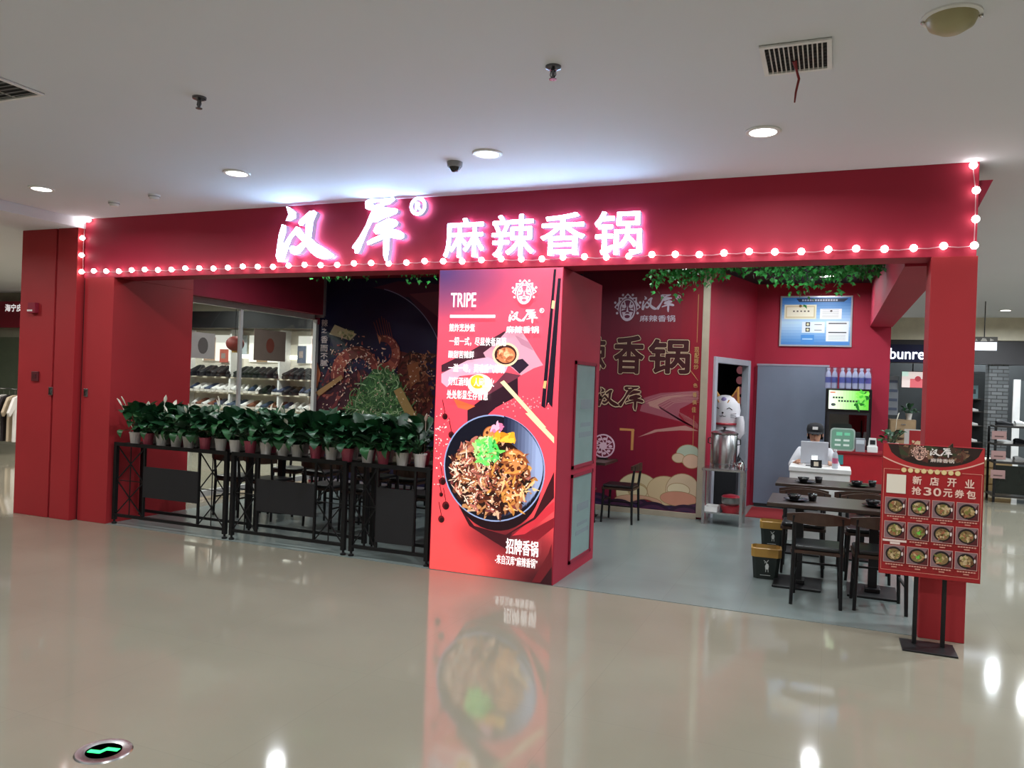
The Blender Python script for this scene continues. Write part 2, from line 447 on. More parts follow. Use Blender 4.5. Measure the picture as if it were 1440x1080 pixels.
RTXT = {
    'mask': (-2.785,2.589,-2.411,2.976),
    'hanku': (-2.405,2.717,-1.966,2.956),
    'reg': (-1.95,2.879,-1.878,2.948),
    '麻辣香锅': (-2.422,2.59,-1.946,2.678),
    '香': (-2.785,1.864,-2.331,2.42),
    '锅': (-2.306,1.88,-1.715,2.377),
    'tail': (-3.135,1.974,-2.856,2.252),
    '现': (-1.68,2.187,-1.619,2.26),
    '配': (-1.677,2.113,-1.616,2.182),
    '现2': (-1.681,2.039,-1.619,2.104),
    '炒': (-1.681,1.964,-1.62,2.032),
}
RTXT2 = {
    'hanku': (-2.983,1.386,-2.329,1.712),
    '色': (-1.679,1.728,-1.623,1.783),
    '香': (-1.682,1.601,-1.626,1.664),
    '俱': (-1.683,1.501,-1.626,1.564),
    '佳': (-1.687,1.4,-1.63,1.473),
}
RPART = [
    ('#96525e', [(-2.329,1.564),(-2.107,1.638),(-1.608,1.688),(-1.604,1.575),(-1.843,1.437),(-1.858,1.345),(-1.763,1.24),(-1.59,1.177),(-1.837,1.273),(-2.379,1.385)]),
    ('#b08078', [(-2.27,1.511),(-1.995,1.605),(-1.607,1.639),(-1.958,1.579),(-2.139,1.479),(-2.099,1.416),(-2.25,1.456)]),
    ('#b08078', [(-2.394,1.029),(-2.164,1.145),(-1.763,1.222),(-1.59,1.158),(-1.833,1.154),(-2.126,1.119)]),
    ('#c08850', [(-2.647,1.14),(-2.446,1.138),(-2.441,1.111),(-2.646,1.108)]),
    ('#c08850', [(-2.484,1.136),(-2.446,1.138),(-2.451,0.852),(-2.485,0.849)]),
]
CLOUD = [('#c9b994',-2.36,.275,.30,.27),('#c9b08a',-2.0,.34,.24,.19),('#cdb496',-1.77,.36,.22,.22),('#b9a878',-2.37,.31,.13,.10),('#a88a60',-2.37,.307,.117,.085),
         ('#cdbf98',-2.36,.30,.117,.085),('#d8c8a6',-1.825,.367,.145,.083),('#c98a72',-1.82,.248,.24,.093),('#c99a80',-2.36,.163,.32,.085),
         ('#a9b4a0',-1.71,.842,.155,.125),('#c9b094',-1.84,.787,.08,.058),('#cda890',-1.67,.754,.11,.088)]

# ------------------------------------------------------------------ materials
RED = mat('crimson_paint', '#a4253c', .6, spec=.3, vary=.05, scale=1.5)
RED2 = mat('red_panel_paint', '#a22a30', .55, spec=.3, vary=.05, scale=1.5)
DRED = mat('dark_red_paint', '#8a2036', .6, spec=.3)
CEIL = mat('ceiling_paint', '#dde0e6', .8, vary=.015, scale=.6)
WHITEW = mat('mall_wall_paint', '#cfc8bd', .7)
BLACKM = mat('black_metal', '#141416', .45, metal=.3)
BLACKP = mat('black_panel', '#19191d', .5)
DARK = mat('dark_paint', '#16161c', .7)
STEEL = mat('stainless_steel', '#b8b8ba', .25, metal=1, vary=.04)
CHROME = mat('chrome', '#d8d8da', .1, metal=1, vary=.02)
ALU = mat('aluminium_frame', '#b9ae9a', .4, metal=.4)
WHITEP = mat('white_plastic', '#e6e6e4', .4)
GREYP = mat('grey_plastic', '#8c8c8e', .5)
DWOOD = mat('dark_table_wood', '#33261f', .35, vary=.25, scale=9)
CWOOD = mat('brown_chair_wood', '#38251b', .4, vary=.25, scale=12)
BSEAT = mat('black_seat_vinyl', '#101214', .35)
LEAF = mat('leaf_green', '#20512c', .4, vary=.35, scale=9)
LEAF2 = mat('leaf_deep_green', '#163f26', .4, vary=.35, scale=9)
IVY = mat('ivy_green', '#3c9a48', .45, vary=.5, scale=25)
SPATHE = mat('white_spathe', '#e9e6d6', .5)
POTW = mat('white_pot', '#d9d5d0', .4)
POTP = mat('rose_pot', '#a8485a', .4)
SOIL = mat('soil', '#2a1c12', .95)
LETTER = mat('lit_letter_face', (.80, .88, 1.0), .4, emit=SIGN_E, emit_col=(.42, .68, 1.0))
LETSIDE = mat('letter_return', '#b4b4c8', .4, emit=.35, emit_col=(.5, .55, 1.0))
LETBACK = mat('letter_halo', (.8, .88, 1.0), .4, emit=SIGN_E * 1.0, emit_col=(.5, .62, 1.0))  # glowing backs added to throw a halo onto the fascia
BULB = mat('bulb_glow', (1, .95, .9), .3, emit=BULB_E, emit_col=(1.0, .93, .93))
WIRE = mat('pale_wire', '#c99aa2', .5)
LENS = mat('downlight_lens', (1, .98, .94), .3, emit=9, emit_col=(1, .97, .92))
PRINT = print_mat('poster_print', 0, .38)
PRINTE = print_mat('lightbox_print', .86, .3)
PRINTB = print_mat('board_print', .12, .3)
SKIN = mat('skin', '#b98a70', .55)
SHIRT = mat('white_shirt', '#c9cbd0', .8, vary=.1)
BLACKC = mat('black_cloth', '#121318', .8)
GREYDOOR = mat('blue_grey_board', '#717c8e', .55, vary=.03)
GLASS = glass_mat('window_glass')
CREAM = mat('cream_paper', '#e0d6c0', .7)

# glossy mall floor with very faint large tile joints
def floor_mat(name, col, rough, tile, joint, vary, coat=0.0):
    M = bpy.data.materials.new(name); M.use_nodes = True
    nt = M.node_tree; b = nt.nodes['Principled BSDF']; c = lin(col)
    tc = nt.nodes.new('ShaderNodeTexCoord')
    br = nt.nodes.new('ShaderNodeTexBrick'); br.offset = 0; br.inputs['Scale'].default_value = 1
    br.inputs['Brick Width'].default_value = tile; br.inputs['Row Height'].default_value = tile
    br.inputs['Mortar Size'].default_value = .0025; br.inputs['Mortar Smooth'].default_value = .3
    br.inputs['Color1'].default_value = (*[x * (1 - vary) for x in c], 1); br.inputs['Color2'].default_value = (*[x * (1 + vary) for x in c], 1)
    br.inputs['Mortar'].default_value = (*[x * joint for x in c], 1)
    nz = nt.nodes.new('ShaderNodeTexNoise'); nz.inputs['Scale'].default_value = .9; nz.inputs['Detail'].default_value = 6
    mx = nt.nodes.new('ShaderNodeMix'); mx.data_type = 'RGBA'; mx.blend_type = 'MULTIPLY'; mx.inputs[0].default_value = 1
    rp = nt.nodes.new('ShaderNodeValToRGB')
    rp.color_ramp.elements[0].color = (.88, .88, .88, 1); rp.color_ramp.elements[0].position = .3
    rp.color_ramp.elements[1].color = (1, 1, 1, 1); rp.color_ramp.elements[1].position = .7
    nt.links.new(tc.outputs['Object'], br.inputs['Vector']); nt.links.new(tc.outputs['Object'], nz.inputs['Vector'])
    nt.links.new(nz.outputs['Fac'], rp.inputs[0])
    nt.links.new(br.outputs['Color'], mx.inputs[6]); nt.links.new(rp.outputs[0], mx.inputs[7])
    nt.links.new(mx.outputs[2], b.inputs['Base Color'])
    b.inputs['Roughness'].default_value = rough; b.inputs['Specular IOR Level'].default_value = .5
    return M
FLOOR = floor_mat('polished_beige_tile', '#928d7d', .07, 1.2, .93, .01)
RFLOOR = floor_mat('grey_stone_tile', '#7e8986', .22, .6, .9, .02)

# ------------------------------------------------------------------ the setting
struct('floor', G().box(-24, -14, -.1, 12, 26, 0), FLOOR, 'polished beige mall floor')
struct('floor_restaurant', G().box(-7.3, 0.0, 0.0, .76, 5.93, .004), RFLOOR, 'grey stone floor inside the restaurant')
struct('ceiling', G().box(-7.78, -14, 3.36, 12, 26, 3.5), CEIL, 'white plastered mall ceiling')
struct('ceiling_side', G().box(-24, -14, 3.255, -7.785, 26, 3.5), CEIL, 'lower white soffit beside the shopfront')
struct('ceiling_restaurant', G().box(-7.5, .3, 3.30, .7, 5.9, 3.355), DARK, 'dark open ceiling inside the restaurant')
struct('wall_left', G().box(-24.2, -14, 0, -24, 26, 3.5), WHITEW)
struct('wall_right', G().box(12, -14, 0, 12.2, 26, 3.5), WHITEW)
struct('wall_far', G().box(-24, 26, 0, 12, 26.2, 3.5), WHITEW)
struct('wall_near', G().box(-24, -14.2, 0, 12, -14, 3.5), WHITEW)

struct('trim_1', G().box(-7.76, 0, 2.70, .907, .28, 3.36), RED, 'long crimson fascia over the shopfront', bevel=.004)
struct('trim_2', G().prism([(.907, 3.03), (1.0, 3.24), (.907, 3.24)], .05, .28), DRED, 'dark red wedge at the fascia end')
struct('trim_3', G().box(-7.74, 1.15, 2.68, -7.54, 4.16, 3.30), DRED, 'dark red beam over the side window')
struct('trim_4', G().box(.48, .28, 2.68, .77, 5.93, 3.30), RED, 'red beam along the open right side')
struct('wall_column_left', G().box(-7.74, 0, 0, -7.30, 1.15, 2.70).box(-7.74, .285, 2.70, -7.30, 1.15, 3.30), RED2, 'red pier at the shopfront end', bevel=.004)
struct('wall_column_right', G().box(.627, -.02, 0, .915, .28, 2.70), RED2, 'red square column at the open corner', bevel=.004)
struct('wall_panel_1', G().box(-8.68, -.07, 0, -8.125, .5, 3.255), RED2, 'wide red cladding panel', bevel=.004)
struct('wall_panel_2', G().box(-8.095, -.07, 0, -7.785, .5, 3.255), RED2, 'narrow red cladding panel', bevel=.004)
struct('wall_panel_gap', G().box(-8.125, -.01, 0, -8.095, .5, 3.255).box(-7.785, .03, 0, -7.742, .5, 3.255), DARK, 'dark groove between red panels')
struct('wall_back', G().box(-7.745, 4.18, 0, -1.5, 4.30, 3.36), DRED, 'red rear wall behind the murals')
struct('wall_back_right', G().box(-1.08, 5.93, 0, .755, 6.06, 3.36), RED, 'red rear wall with the certificate board')
struct('wall_kitchen', G().box(-4.2, 7.3, 0, -.9, 7.4, 3.36), DARK)  # kitchen walls coloured dark, the unlit room's shade put into their colour
struct('wall_kitchen_right', G().box(-1.07, 6.06, 0, -.95, 7.3, 3.36), DARK)
struct('wall_kitchen_left', G().box(-4.2, 4.3, 0, -4.1, 7.3, 3.36), DARK)

# slanted wall with the kitchen doorway
A = Vector((-1.5, 4.19)); Bp = Vector((-1.06, 5.95)); dv = (Bp - A); Ls = dv.length; rzs = math.atan2(dv.y, dv.x)
sw = struct('wall_slanted', G().box(0, 0, 0, .22, .05, 3.36).box(1.50, 0, 0, Ls, .05, 3.36).box(.22, 0, 2.13, 1.50, .05, 3.36), RED, 'slanted red wall with a doorway')
sw.location = (A.x, A.y, 0); sw.rotation_euler = (0, 0, rzs)
df = struct('door_1', G().box(.18, -.03, 0, .27, .07, 2.15).box(1.45, -.03, 0, 1.54, .07, 2.15).box(.27, -.03, 2.07, 1.45, .07, 2.15), mat('door_frame_grey', '#a6abb5', .4), 'grey metal door frame of the kitchen doorway', bevel=.004)
df.location = sw.location; df.rotation_euler = sw.rotation_euler

# side window with frame (left side of the restaurant)
w1 = struct('window_1', G().box(-7.75, 1.16, 2.60, -7.69, 4.16, 2.68).box(-7.75, 1.16, .04, -7.69, 4.16, .12).box(-7.63, 4.09, .12, -7.69, 4.16, 2.60).box(-7.75, 1.16, .12, -7.69, 1.22, 2.60).box(-7.74, 2.45, .12, -7.70, 2.50, 2.60), mat('window_frame_white', '#c9c9c8', .4), 'side window of the restaurant')
G().box(-7.725, 1.22, .12, -7.717, 2.45, 2.60).build('window_pane', GLASS, w1)
G().box(-7.725, 2.50, .12, -7.717, 4.09, 2.60).build('window_pane', GLASS, w1)

# ------------------------------------------------------------------ shop sign, string lights
def letter_obj(name, g, parent):
    me = g.mesh(name, [LETTER, LETSIDE, LETBACK])
    for p in me.polygons: p.material_index = 0 if p.normal.y < -.5 else (2 if p.normal.y > .5 else 1)
    o = bpy.data.objects.new(name, me); C.objects.link(o); o.parent = parent
    return o
sg = thing('shop_name_sign', 'glowing brush-script shop name in two large white characters with a registered mark', 'sign')
for S in (HAN, KU):
    g = G()
    for i, (c, s) in enumerate(S): g.prism(s, -.09 - i * .0008, -.03 + i * .0008)
    letter_obj('letter', g, sg)
r = REG['®']; cx, cz, q = (r[0] + r[2]) / 2, (r[1] + r[3]) / 2 - .005, (r[3] - r[1]) / 2
g = G(); n = 28
ring = [ell(cx, cz, q, q, n), ell(cx, cz, q * .66, q * .66, n)]
vs = [(x, y, z) for y in (-.085, -.03) for L in ring for x, z in L]; fs = []
for i in range(n):
    j = (i + 1) % n
    fs += [(i, j, n + j, n + i), (2 * n + i, 3 * n + i, 3 * n + j, 2 * n + j), (i, 2 * n + i, 2 * n + j, j), (n + i, n + j, 3 * n + j, 3 * n + i)]
g.add(vs, fs); g.v += []
k = text_g('R', (cx - q * .36, cz - q * .45, cx + q * .38, cz + q * .45), -.03, .006, .055); g.add(k.v, k.f)
letter_obj('registered_mark', g, sg)
sg2 = thing('dish_name_sign', 'glowing row of four upright white block characters on the fascia', 'sign')
for ch, r in SIGN.items():
    letter_obj('letter', text_g(ch, r, -.03, .005, .06), sg2)

st = thing('string_lights', 'string of round glowing bulbs framing the red fascia', 'string lights')
pts = [(-6.98, -.05, 3.345), (-7.735, -.05, 3.33), (-7.745, -.05, 3.14), (-7.748, -.05, 2.95)] + [(-7.745 + 8.63 * i / 46, -.045, 2.765 + .006 * math.sin(i * 1.7)) for i in range(47)] + [(.888, -.045, 2.95), (.885, -.045, 3.15), (.862, -.045, 3.325)]
pts[0] = (-7.66, -.05, 3.335)
wp = []
for a, b in zip(pts[:-1], pts[1:]):
    wp += [a, tuple((a[i] + b[i]) / 2 - (.008 if i == 2 else 0) for i in range(3))]
G().tube([(x, y + .02, z) for x, y, z in wp + [pts[-1]]], .0035, 5).build('wire', WIRE, st)
bm = G().ball((0, 0, 0), .026, 12, 8).mesh('bulb', BULB); bm.polygons.foreach_set('use_smooth', [True] * len(bm.polygons))
sm_ = G().lathe([(.012, 0), (.012, .02)], 8).mesh('socket', WHITEP)
for p in pts:
    b = place('bulb', bm, st, p)
    place('socket', sm_, b, (0, .02, 0), (-PI / 2, 0, 0))

# ------------------------------------------------------------------ lightbox column with the poster
lb = thing('lightbox_column', 'red column with an illuminated food poster on its front', 'lightbox', (0, 0, 0))
G().box(-3.30, 0, 0, -2.12, 1.20, 2.695).build('body', RED, lb, bevel=.004)
def clampx(L, a, b): return [(c, [(min(max(x, a), b), z) for x, z in s]) for c, s in L]
pr = Print(-.0015)
# printed backdrop: soft gradient of the poster artwork
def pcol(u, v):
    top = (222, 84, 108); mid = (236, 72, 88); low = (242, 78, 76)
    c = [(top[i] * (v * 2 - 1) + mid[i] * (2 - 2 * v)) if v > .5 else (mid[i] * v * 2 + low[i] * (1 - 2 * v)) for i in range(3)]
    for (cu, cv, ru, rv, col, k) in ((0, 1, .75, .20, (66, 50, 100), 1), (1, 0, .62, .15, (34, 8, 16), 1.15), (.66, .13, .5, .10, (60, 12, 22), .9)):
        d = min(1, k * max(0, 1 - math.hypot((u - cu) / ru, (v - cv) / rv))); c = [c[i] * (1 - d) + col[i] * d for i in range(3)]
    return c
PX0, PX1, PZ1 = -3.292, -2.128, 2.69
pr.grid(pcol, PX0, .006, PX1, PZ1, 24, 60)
pr.polys(clampx(PART1[2:], PX0, PX1))
b = (-2.62, 1.96, .118, .10)   # small bowl of nuts
pr.poly('#e8d8a8', ell(-2.625, 1.945, .124, .104)).poly('#3c1c1c', ell(-2.625, 1.945, .105, .086)).poly('#c87a50', ell(-2.62, 1.94, .085, .068))
pr.blobs(26, disc_area(-2.62, 1.94, .075, .06), ['#e8a070', '#c87850', '#f0b488', '#a85a38'], .014, 3)
pr.poly('#f0dcc8', ell(-2.86, 1.68, .12, .09)).poly('#f4b428', ell(-2.88, 1.70, .07, .06)).poly('#f8c838', ell(-2.89, 1.71, .045, .04))
pr.polys(clampx(STICKS, PX0, PX1))
pr.polys(clampx(PART2, PX0, PX1))
for t in range(60):
    rd = random.Random(t); pr.poly(rd.choice(['#ffd8d0', '#ffb0a8', '#ffe8e0']), ell(-3.22 + rd.uniform(-.06, .09), rd.uniform(.75, 1.45), rd.uniform(.004, .009), None, 6))
for t in range(40):
    rd = random.Random(t + 99); pr.poly('#ff9ca0', ell(-2.35 + rd.gauss(-.1, .12), 1.52 + rd.gauss(0, .05), .006, None, 6))
for x, z, q in ((-3.19, 1.38, .028), (-3.19, .80, .034), (-3.15, .585, .036), (-3.19, .46, .032), (-3.12, 1.22, .03), (-3.2, .68, .02)):
    pr.poly('#5a1018', ell(x, z, q, q * 1.05, 14)).poly('#2a080c', ell(x + q * .2, z - q * .2, q * .7, q * .7, 12)).line('#5a1018', [(x, z + q), (x - .03, z + q + .12)], .007)
bx0, bz0, bx1, bz1 = PTXT2['bowl']; bcx, bcz, brx, brz = (bx0 + bx1) / 2, (bz0 + bz1) / 2, (bx1 - bx0) / 2, (bz1 - bz0) / 2
pr.poly('#1c0810', ell(bcx + .03, bcz - .10, brx * .88, brz * .95, 40))
pr.poly('#8c9cc4', ell(bcx, bcz, brx, brz, 56)).poly('#0e0e1c', ell(bcx, bcz, brx - .012, brz - .012, 56))
for k in range(10):   # glazed inside of the bowl, lighter to the right
    f = k / 9; col = '#%02x%02x%02x' % tuple(int(a + (b_ - a) * f) for a, b_ in zip((26, 30, 54), (152, 168, 206)))
    x = bcx + brx * (.18 + .07 * k)
    pr.poly(col, [(min(px, bcx + brx * .965) if px > x else x, pz) for px, pz in ell(bcx, bcz + .02, brx * .96, brz * (.95 - .008 * k), 56)])
fc = (bcx - .03, bcz - .075, brx * .78, brz * .74)
pr.poly('#2a1410', ell(*fc, 40))
pr.blobs(420, disc_area(*fc), ['#6a3420', '#8a4a30', '#4a2018', '#a8683c', '#3a1812', '#c08858', '#7a3a38', '#b46a5c', '#d8b090', '#20100c'], .021, 11, 3.2)
pr.blobs(130, disc_area(fc[0] - .15, fc[1] + .02, .22, .26), ['#c07868', '#e0b8a0', '#a85848', '#f0d8c0', '#7a4438'], .010, 12, 6)
for cx, cz, q in ((-2.50, 1.02, .12), (-2.53, .72, .085), (-2.72, 1.24, .085)):   # lotus root slices
    pr.poly('#a85c30', ell(cx, cz, q, q * .95, 24)).poly('#d08a50', ell(cx, cz, q * .9, q * .85, 24))
    for k in range(7): pr.poly('#5a2818', ell(cx + q * .58 * math.cos(k * .9), cz + q * .55 * math.sin(k * .9), q * .17, None, 9))
pr.blobs(260, disc_area(fc[0] + .02, fc[1] - .03, fc[2] * .95, fc[3] * .9), ['#fff0d8', '#f4d8b0', '#ffe4d0', '#e8b888'], .0055, 13, 1.6)
pr.blobs(110, disc_area(-2.52, .84, .24, .26), ['#8a4a28', '#b87838', '#6a3018', '#d89848', '#2a1410', '#e8c088'], .013, 14, 4)
pr.blobs(10, disc_area(-2.60, 1.22, .12, .05), ['#f0a828', '#f8c040', '#e08820'], .03, 15, 2)
pr.blobs(110, disc_area(-2.76, 1.10, .13, .11), ['#4cc850', '#78e060', '#a8f080', '#2c9838', '#60d870', '#c8f8a0'], .016, 16, 3)
pr.blobs(8, disc_area(-2.66, 1.31, .05, .04), ['#d878a0', '#f0b0c8'], .018, 17, 2)
WT = '#fff6f4'
pr.text(WT, 'TRIPE', PTXT1['TRIPE'], .002).poly(WT, rect(*PTXT1['line']))
for s_ in ('煎炸烹炒煮', '一招一式，尽显侠者风范', '酸甜苦辣鲜', '一滋一味，灵魂香气缭绕', '灯红酒绿，人间烟火', '处处彰显生存智慧'): pr.text(WT, s_, PTXT1[s_], .0011)
pr.text(WT, '招牌香锅', PTXT2['招牌香锅'], .0022).text(WT, '-来自汉库“麻辣香锅”', PTXT2['-来自汉库“麻辣香锅”'], .0009)
mask_mark(pr, WT, '#e4607c', PTXT1['mask']); name_mark(pr, WT, PTXT1['hanku']); pr.text(WT, '麻辣香锅', PTXT1['麻辣香锅'], .0014)
r = PTXT1['reg']; pr.ring(WT, (r[0] + r[2]) / 2, (r[1] + r[3]) / 2, .021, .021, .005); pr.text(WT, 'R', (r[0] + .012, r[1] + .01, r[2] - .012, r[3] - .01), .001)
po = pr.build('poster', PRINTE, lb); po['label'] = 'backlit red poster of a bowl of spicy stir-fry'
MINT = mat('frosted_side_panel', '#7f9694', .3)
for z0, z1 in ((.10, .90), (.95, 1.92)):
    G().box(-2.122, .40, z0, -2.105, .43, z1).box(-2.122, 1.03, z0, -2.105, 1.06, z1).box(-2.122, .40, z1 - .03, -2.105, 1.06, z1).box(-2.122, .40, z0, -2.105, 1.06, z0 + .03).build('panel_frame', DRED, lb)
    pn = G().box(-2.122, .43, z0 + .03, -2.114, 1.03, z1 - .03).build('side_panel', MINT, lb)
    h = z1 - z0
    G().box(-2.1145, .58, z0 + h * .28, -2.113, .98, z0 + h * .33).box(-2.1145, .62, z0 + h * .38, -2.113, .94, z0 + h * .42).box(-2.1145, .60, z0 + h * .55, -2.113, .96, z0 + h * .64).build('print_line', mat('faded_print', '#7e8a90', .4), pn)

# ------------------------------------------------------------------ murals on the rear wall
YM = 4.165
fm = thing('food_mural', 'dark framed mural of glazed prawns and greens in a navy bowl', 'mural')
G().box(-7.69, YM, .06, -3.25, YM + .012, 2.66).box(-7.53, YM, 2.66, -3.25, YM + .012, 3.25).build('board', mat('mural_board_navy', '#191736', .4), fm)
pr = Print(YM - .001)
X0, X1, Z0, Z1 = -7.685, -3.26, .08, 3.24
pr.poly('#1d1a3c', [(X0, Z0), (X1, Z0), (X1, Z1), (-7.52, Z1), (-7.52, 2.65), (X0, 2.65)])
cl = lambda P: [(min(max(x, X0), X1), min(max(z, Z0), Z1 if x > -7.5 else 2.64)) for x, z in P]
pr.poly('#54243f', cl([(-6.9, 3.05), (-6.2, 3.2), (-5.0, 3.1), (-4.4, 2.6), (-3.3, 2.4), (-3.3, 1.5), (-4.9, 1.5), (-5.4, 2.3), (-6.0, 2.95)]))
pr.poly('#7c4050', cl([(-6.0, 3.0), (-5.3, 3.05), (-5.2, 2.7), (-5.45, 2.62)]))
bw = ((BOWLM['bowl'][0] + BOWLM['bowl'][2]) / 2, (BOWLM['bowl'][1] + BOWLM['bowl'][3]) / 2, (BOWLM['bowl'][2] - BOWLM['bowl'][0]) / 2, (BOWLM['bowl'][3] - BOWLM['bowl'][1]) / 2)
pr.poly('#11123a', cl(ell(*bw, 60)))
pr.ring('#8a86a8', bw[0], bw[1], bw[2] + .012, bw[3] + .012, .014, 20, .25, 1.35)
pr.blobs(70, lambda rd: (rd.uniform(-7.7, -7.0), rd.uniform(1.3, 2.4)), ['#1c2038', '#2a2838', '#283038', '#343040'], .06, 21, 2)
pr.polys([MPART[7], MPART[5]])
pr.blobs(300, lambda rd: (rd.uniform(-7.6, -6.2), rd.uniform(.6, 1.75)), ['#4a1a2a', '#6a2830', '#381424', '#7a3a34', '#2c1020', '#8a4440'], .036, 22, 3)
pr.blobs(330, lambda rd: (rd.gauss(-5.8, .16), rd.uniform(.9, 2.1)), ['#4a2018', '#6a3424', '#381812', '#84503a', '#a06848', '#2c100c'], .022, 23, 4)
pr.polys([MPART[i] for i in (3, 4, 6)])
pr.blobs(30, disc_area(-7.1, 2.38, .16, .07), ['#d0c8a0', '#8a9060', '#c0b080', '#6a7048'], .016, 31, 3)
def prawn(cx, cz, r, a0, a1, w, seed):
    rd = random.Random(seed); n = 11
    for k in range(n):
        t0, t1 = a0 + (a1 - a0) * k / n, a0 + (a1 - a0) * (k + 1.25) / n; ww = w * (1 - .55 * k / n)
        P = [(cx + (r + ww / 2) * math.cos(t), cz + (r + ww / 2) * math.sin(t)) for t in (t0, (t0 + t1) / 2, t1)] + [(cx + (r - ww / 2) * math.cos(t), cz + (r - ww / 2) * math.sin(t)) for t in (t1, t0)]
        pr.poly(rd.choice(['#8a3a34', '#74302e', '#9c5040', '#643028']), P)
        pr.line('#c88a74', [(cx + (r + ww * .28) * math.cos(t), cz + (r + ww * .3) * math.sin(t)) for t in (t0, (t0 + t1) / 2)], .016)
        pr.line('#4c1a1e', [(cx + (r + ww * .5) * math.cos(t1), cz + (r + ww * .5) * math.sin(t1)), (cx + (r - ww * .5) * math.cos(t1), cz + (r - ww * .5) * math.sin(t1))], .012)
    t = a1; pr.poly('#c07858', [(cx + r * math.cos(t), cz + r * math.sin(t)), (cx + (r + .10) * math.cos(t + .22 * (1 if a1 > a0 else -1)), cz + (r + .1) * math.sin(t + .22 * (1 if a1 > a0 else -1))), (cx + (r - .08) * math.cos(t + .25 * (1 if a1 > a0 else -1)), cz + (r - .08) * math.sin(t + .25 * (1 if a1 > a0 else -1)))])
prawn(-6.88, 1.74, .36, PI * 1.05, -.12, .24, 1)
prawn(-6.42, 2.08, .24, -1.9, 1.7, .20, 2)
for q in range(7): pr.line('#7a3a38', [(-6.50 + q * .04, 2.34), (-6.60 + q * .045, 2.66 - abs(q - 3) * .03)], .010)
pr.blobs(160, lambda rd: (rd.gauss(-6.85, .28), rd.gauss(1.98, .16)), ['#a04840', '#c07860', '#702830', '#e0b8a0', '#8a3038', '#f0d8c8'], .012, 24, 3)
pr.poly('#94704a', MPART[8][1]).poly('#2f5a32', MPART[9][1])
def greens(rd):
    while True:
        x, z = rd.uniform(-7.05, -5.9), rd.uniform(.85, 1.85)
        if z < 1.9 - abs(x + 6.35) * .9 - (.2 if x > -6.1 else 0): return x, z
pr.blobs(240, greens, ['#2c5430', '#1e4024', '#38683a', '#4a7a44'], .030, 26, 4)
rg = random.Random(61)
for q in range(240):
    x, z = greens(rg); t = rg.uniform(0, 6.3); k = rg.uniform(-9, 9); P = [(x, z)]
    for s_ in range(7): x, z = x + .03 * math.cos(t), z + .03 * math.sin(t); t += k * .06; P.append((x, z))
    pr.line(rg.choice(['#5f8c58', '#86ac78', '#48784a', '#a8c498', '#6c9a5c', '#34603a']), P, rg.uniform(.008, .018))
pr.poly(*MPART[10])
pr.blobs(260, lambda rd: (rd.uniform(-7.5, -5.5), rd.uniform(.9, 2.15)), ['#e8c8b8', '#c89888', '#f0e0d0', '#b8a080'], .008, 27, 2.2)
for ch in '辣之香而不腻': pr.text('#b8a8a8', ch, MTXT[ch], .0015)
pr.poly('#7a2438', rect(-7.675, 2.525, -7.585, 2.631))
pr.v = [(max(x, X0), y, z) for x, y, z in pr.v]
pr.build('mural_print', PRINT, fm)
fg = G(); 
for a, b in (((-7.69, .06), (-7.69, 2.66)), ((-7.69, 2.66), (-7.53, 2.66)), ((-7.53, 2.66), (-7.53, 3.26)), ((-7.69, .06), (-3.25, .06))):
    fg.bar((a[0], YM - .012, a[1]), (b[0], YM - .012, b[1]), .045, .045)
fg.build('frame', mat('mural_frame_grey', '#8a8288', .45), fm)

bm_ = thing('brand_mural', 'crimson wall panel with brown outlined characters, clouds and white mask logo', 'mural')
G().box(-3.24, YM, .06, -1.50, YM + .012, 3.28).build('board', mat('mural_board_red', '#6a1230', .4), bm_)
pr = Print(YM - .001)
pr.poly('#6e1230', rect(-3.24, .07, -1.585, 3.27))
RB = '#6e1230'
for i in range(12):  # strips darken towards the left, shade put into the print colour
    f = i / 11; col = '#%02x%02x%02x' % tuple(int(a + (b - a) * f) for a, b in zip((96, 14, 46), (140, 20, 40)))
    pr.poly(col, rect(-3.24 + i * .138, .07, -3.24 + (i + 1) * .138 if i < 11 else -1.585, 3.27))
pr.polys(clampx(RPART, -3.24, -1.59))
for k in range(7):
    pr.line('#b88880', [(-2.34 + .05 * k, 1.50 - .012 * k), (-2.1 + .03 * k, 1.60 - .014 * k), (-1.8, 1.655 - .02 * k), (-1.6, 1.67 - .022 * k)], .005)
    pr.line('#a86a6c', [(-1.86 + .02 * k, 1.40 - .01 * k), (-1.76 + .02 * k, 1.28), (-1.6, 1.19 + .008 * k)], .005)
for x in (-2.95, -2.45, -1.95, -1.6):
    for k, c in enumerate(('#2a1430', '#4a2444', '#241a3c', '#3c2450', '#1e1834')):
        P = [(max(-3.23, min(-1.59, a)), max(.08, b)) for a, b in ell(x, .02, .30 - k * .05, .22 - k * .04, 30)]
        pr.poly(c, P)
for c, x, z, a, b in CLOUD:
    P = [(min(px, -1.59), max(pz, .16 - .05 * math.sin(px * 9))) for px, pz in ell(x, z, a, b, 30)]
    pr.poly('#a08058', [(min(px, -1.588), pz) for px, pz in grow(P, .008)]).poly(c, P)
for x in (-2.62, -2.15, -1.72):
    for k, c in enumerate(('#2a1430', '#4a2444', '#241a3c', '#3c2450')):
        pr.poly(c, [(max(-3.23, min(-1.59, a)), max(.08, b)) for a, b in ell(x, -.04, .28 - k * .05, .22 - k * .04, 30)])
for ch, r in (('香', RTXT['香']), ('锅', RTXT['锅']), ('辣', (-3.22, 1.9, -2.86, 2.40))):
    r = (r[0] + .03, r[1] + .03, r[2] - .03, r[3] - .03); pr.text('#2a0c1c', ch, r, .030, True).text('#c8b090', ch, r, .023, True).text('#3c1418', ch, r, .014, True)
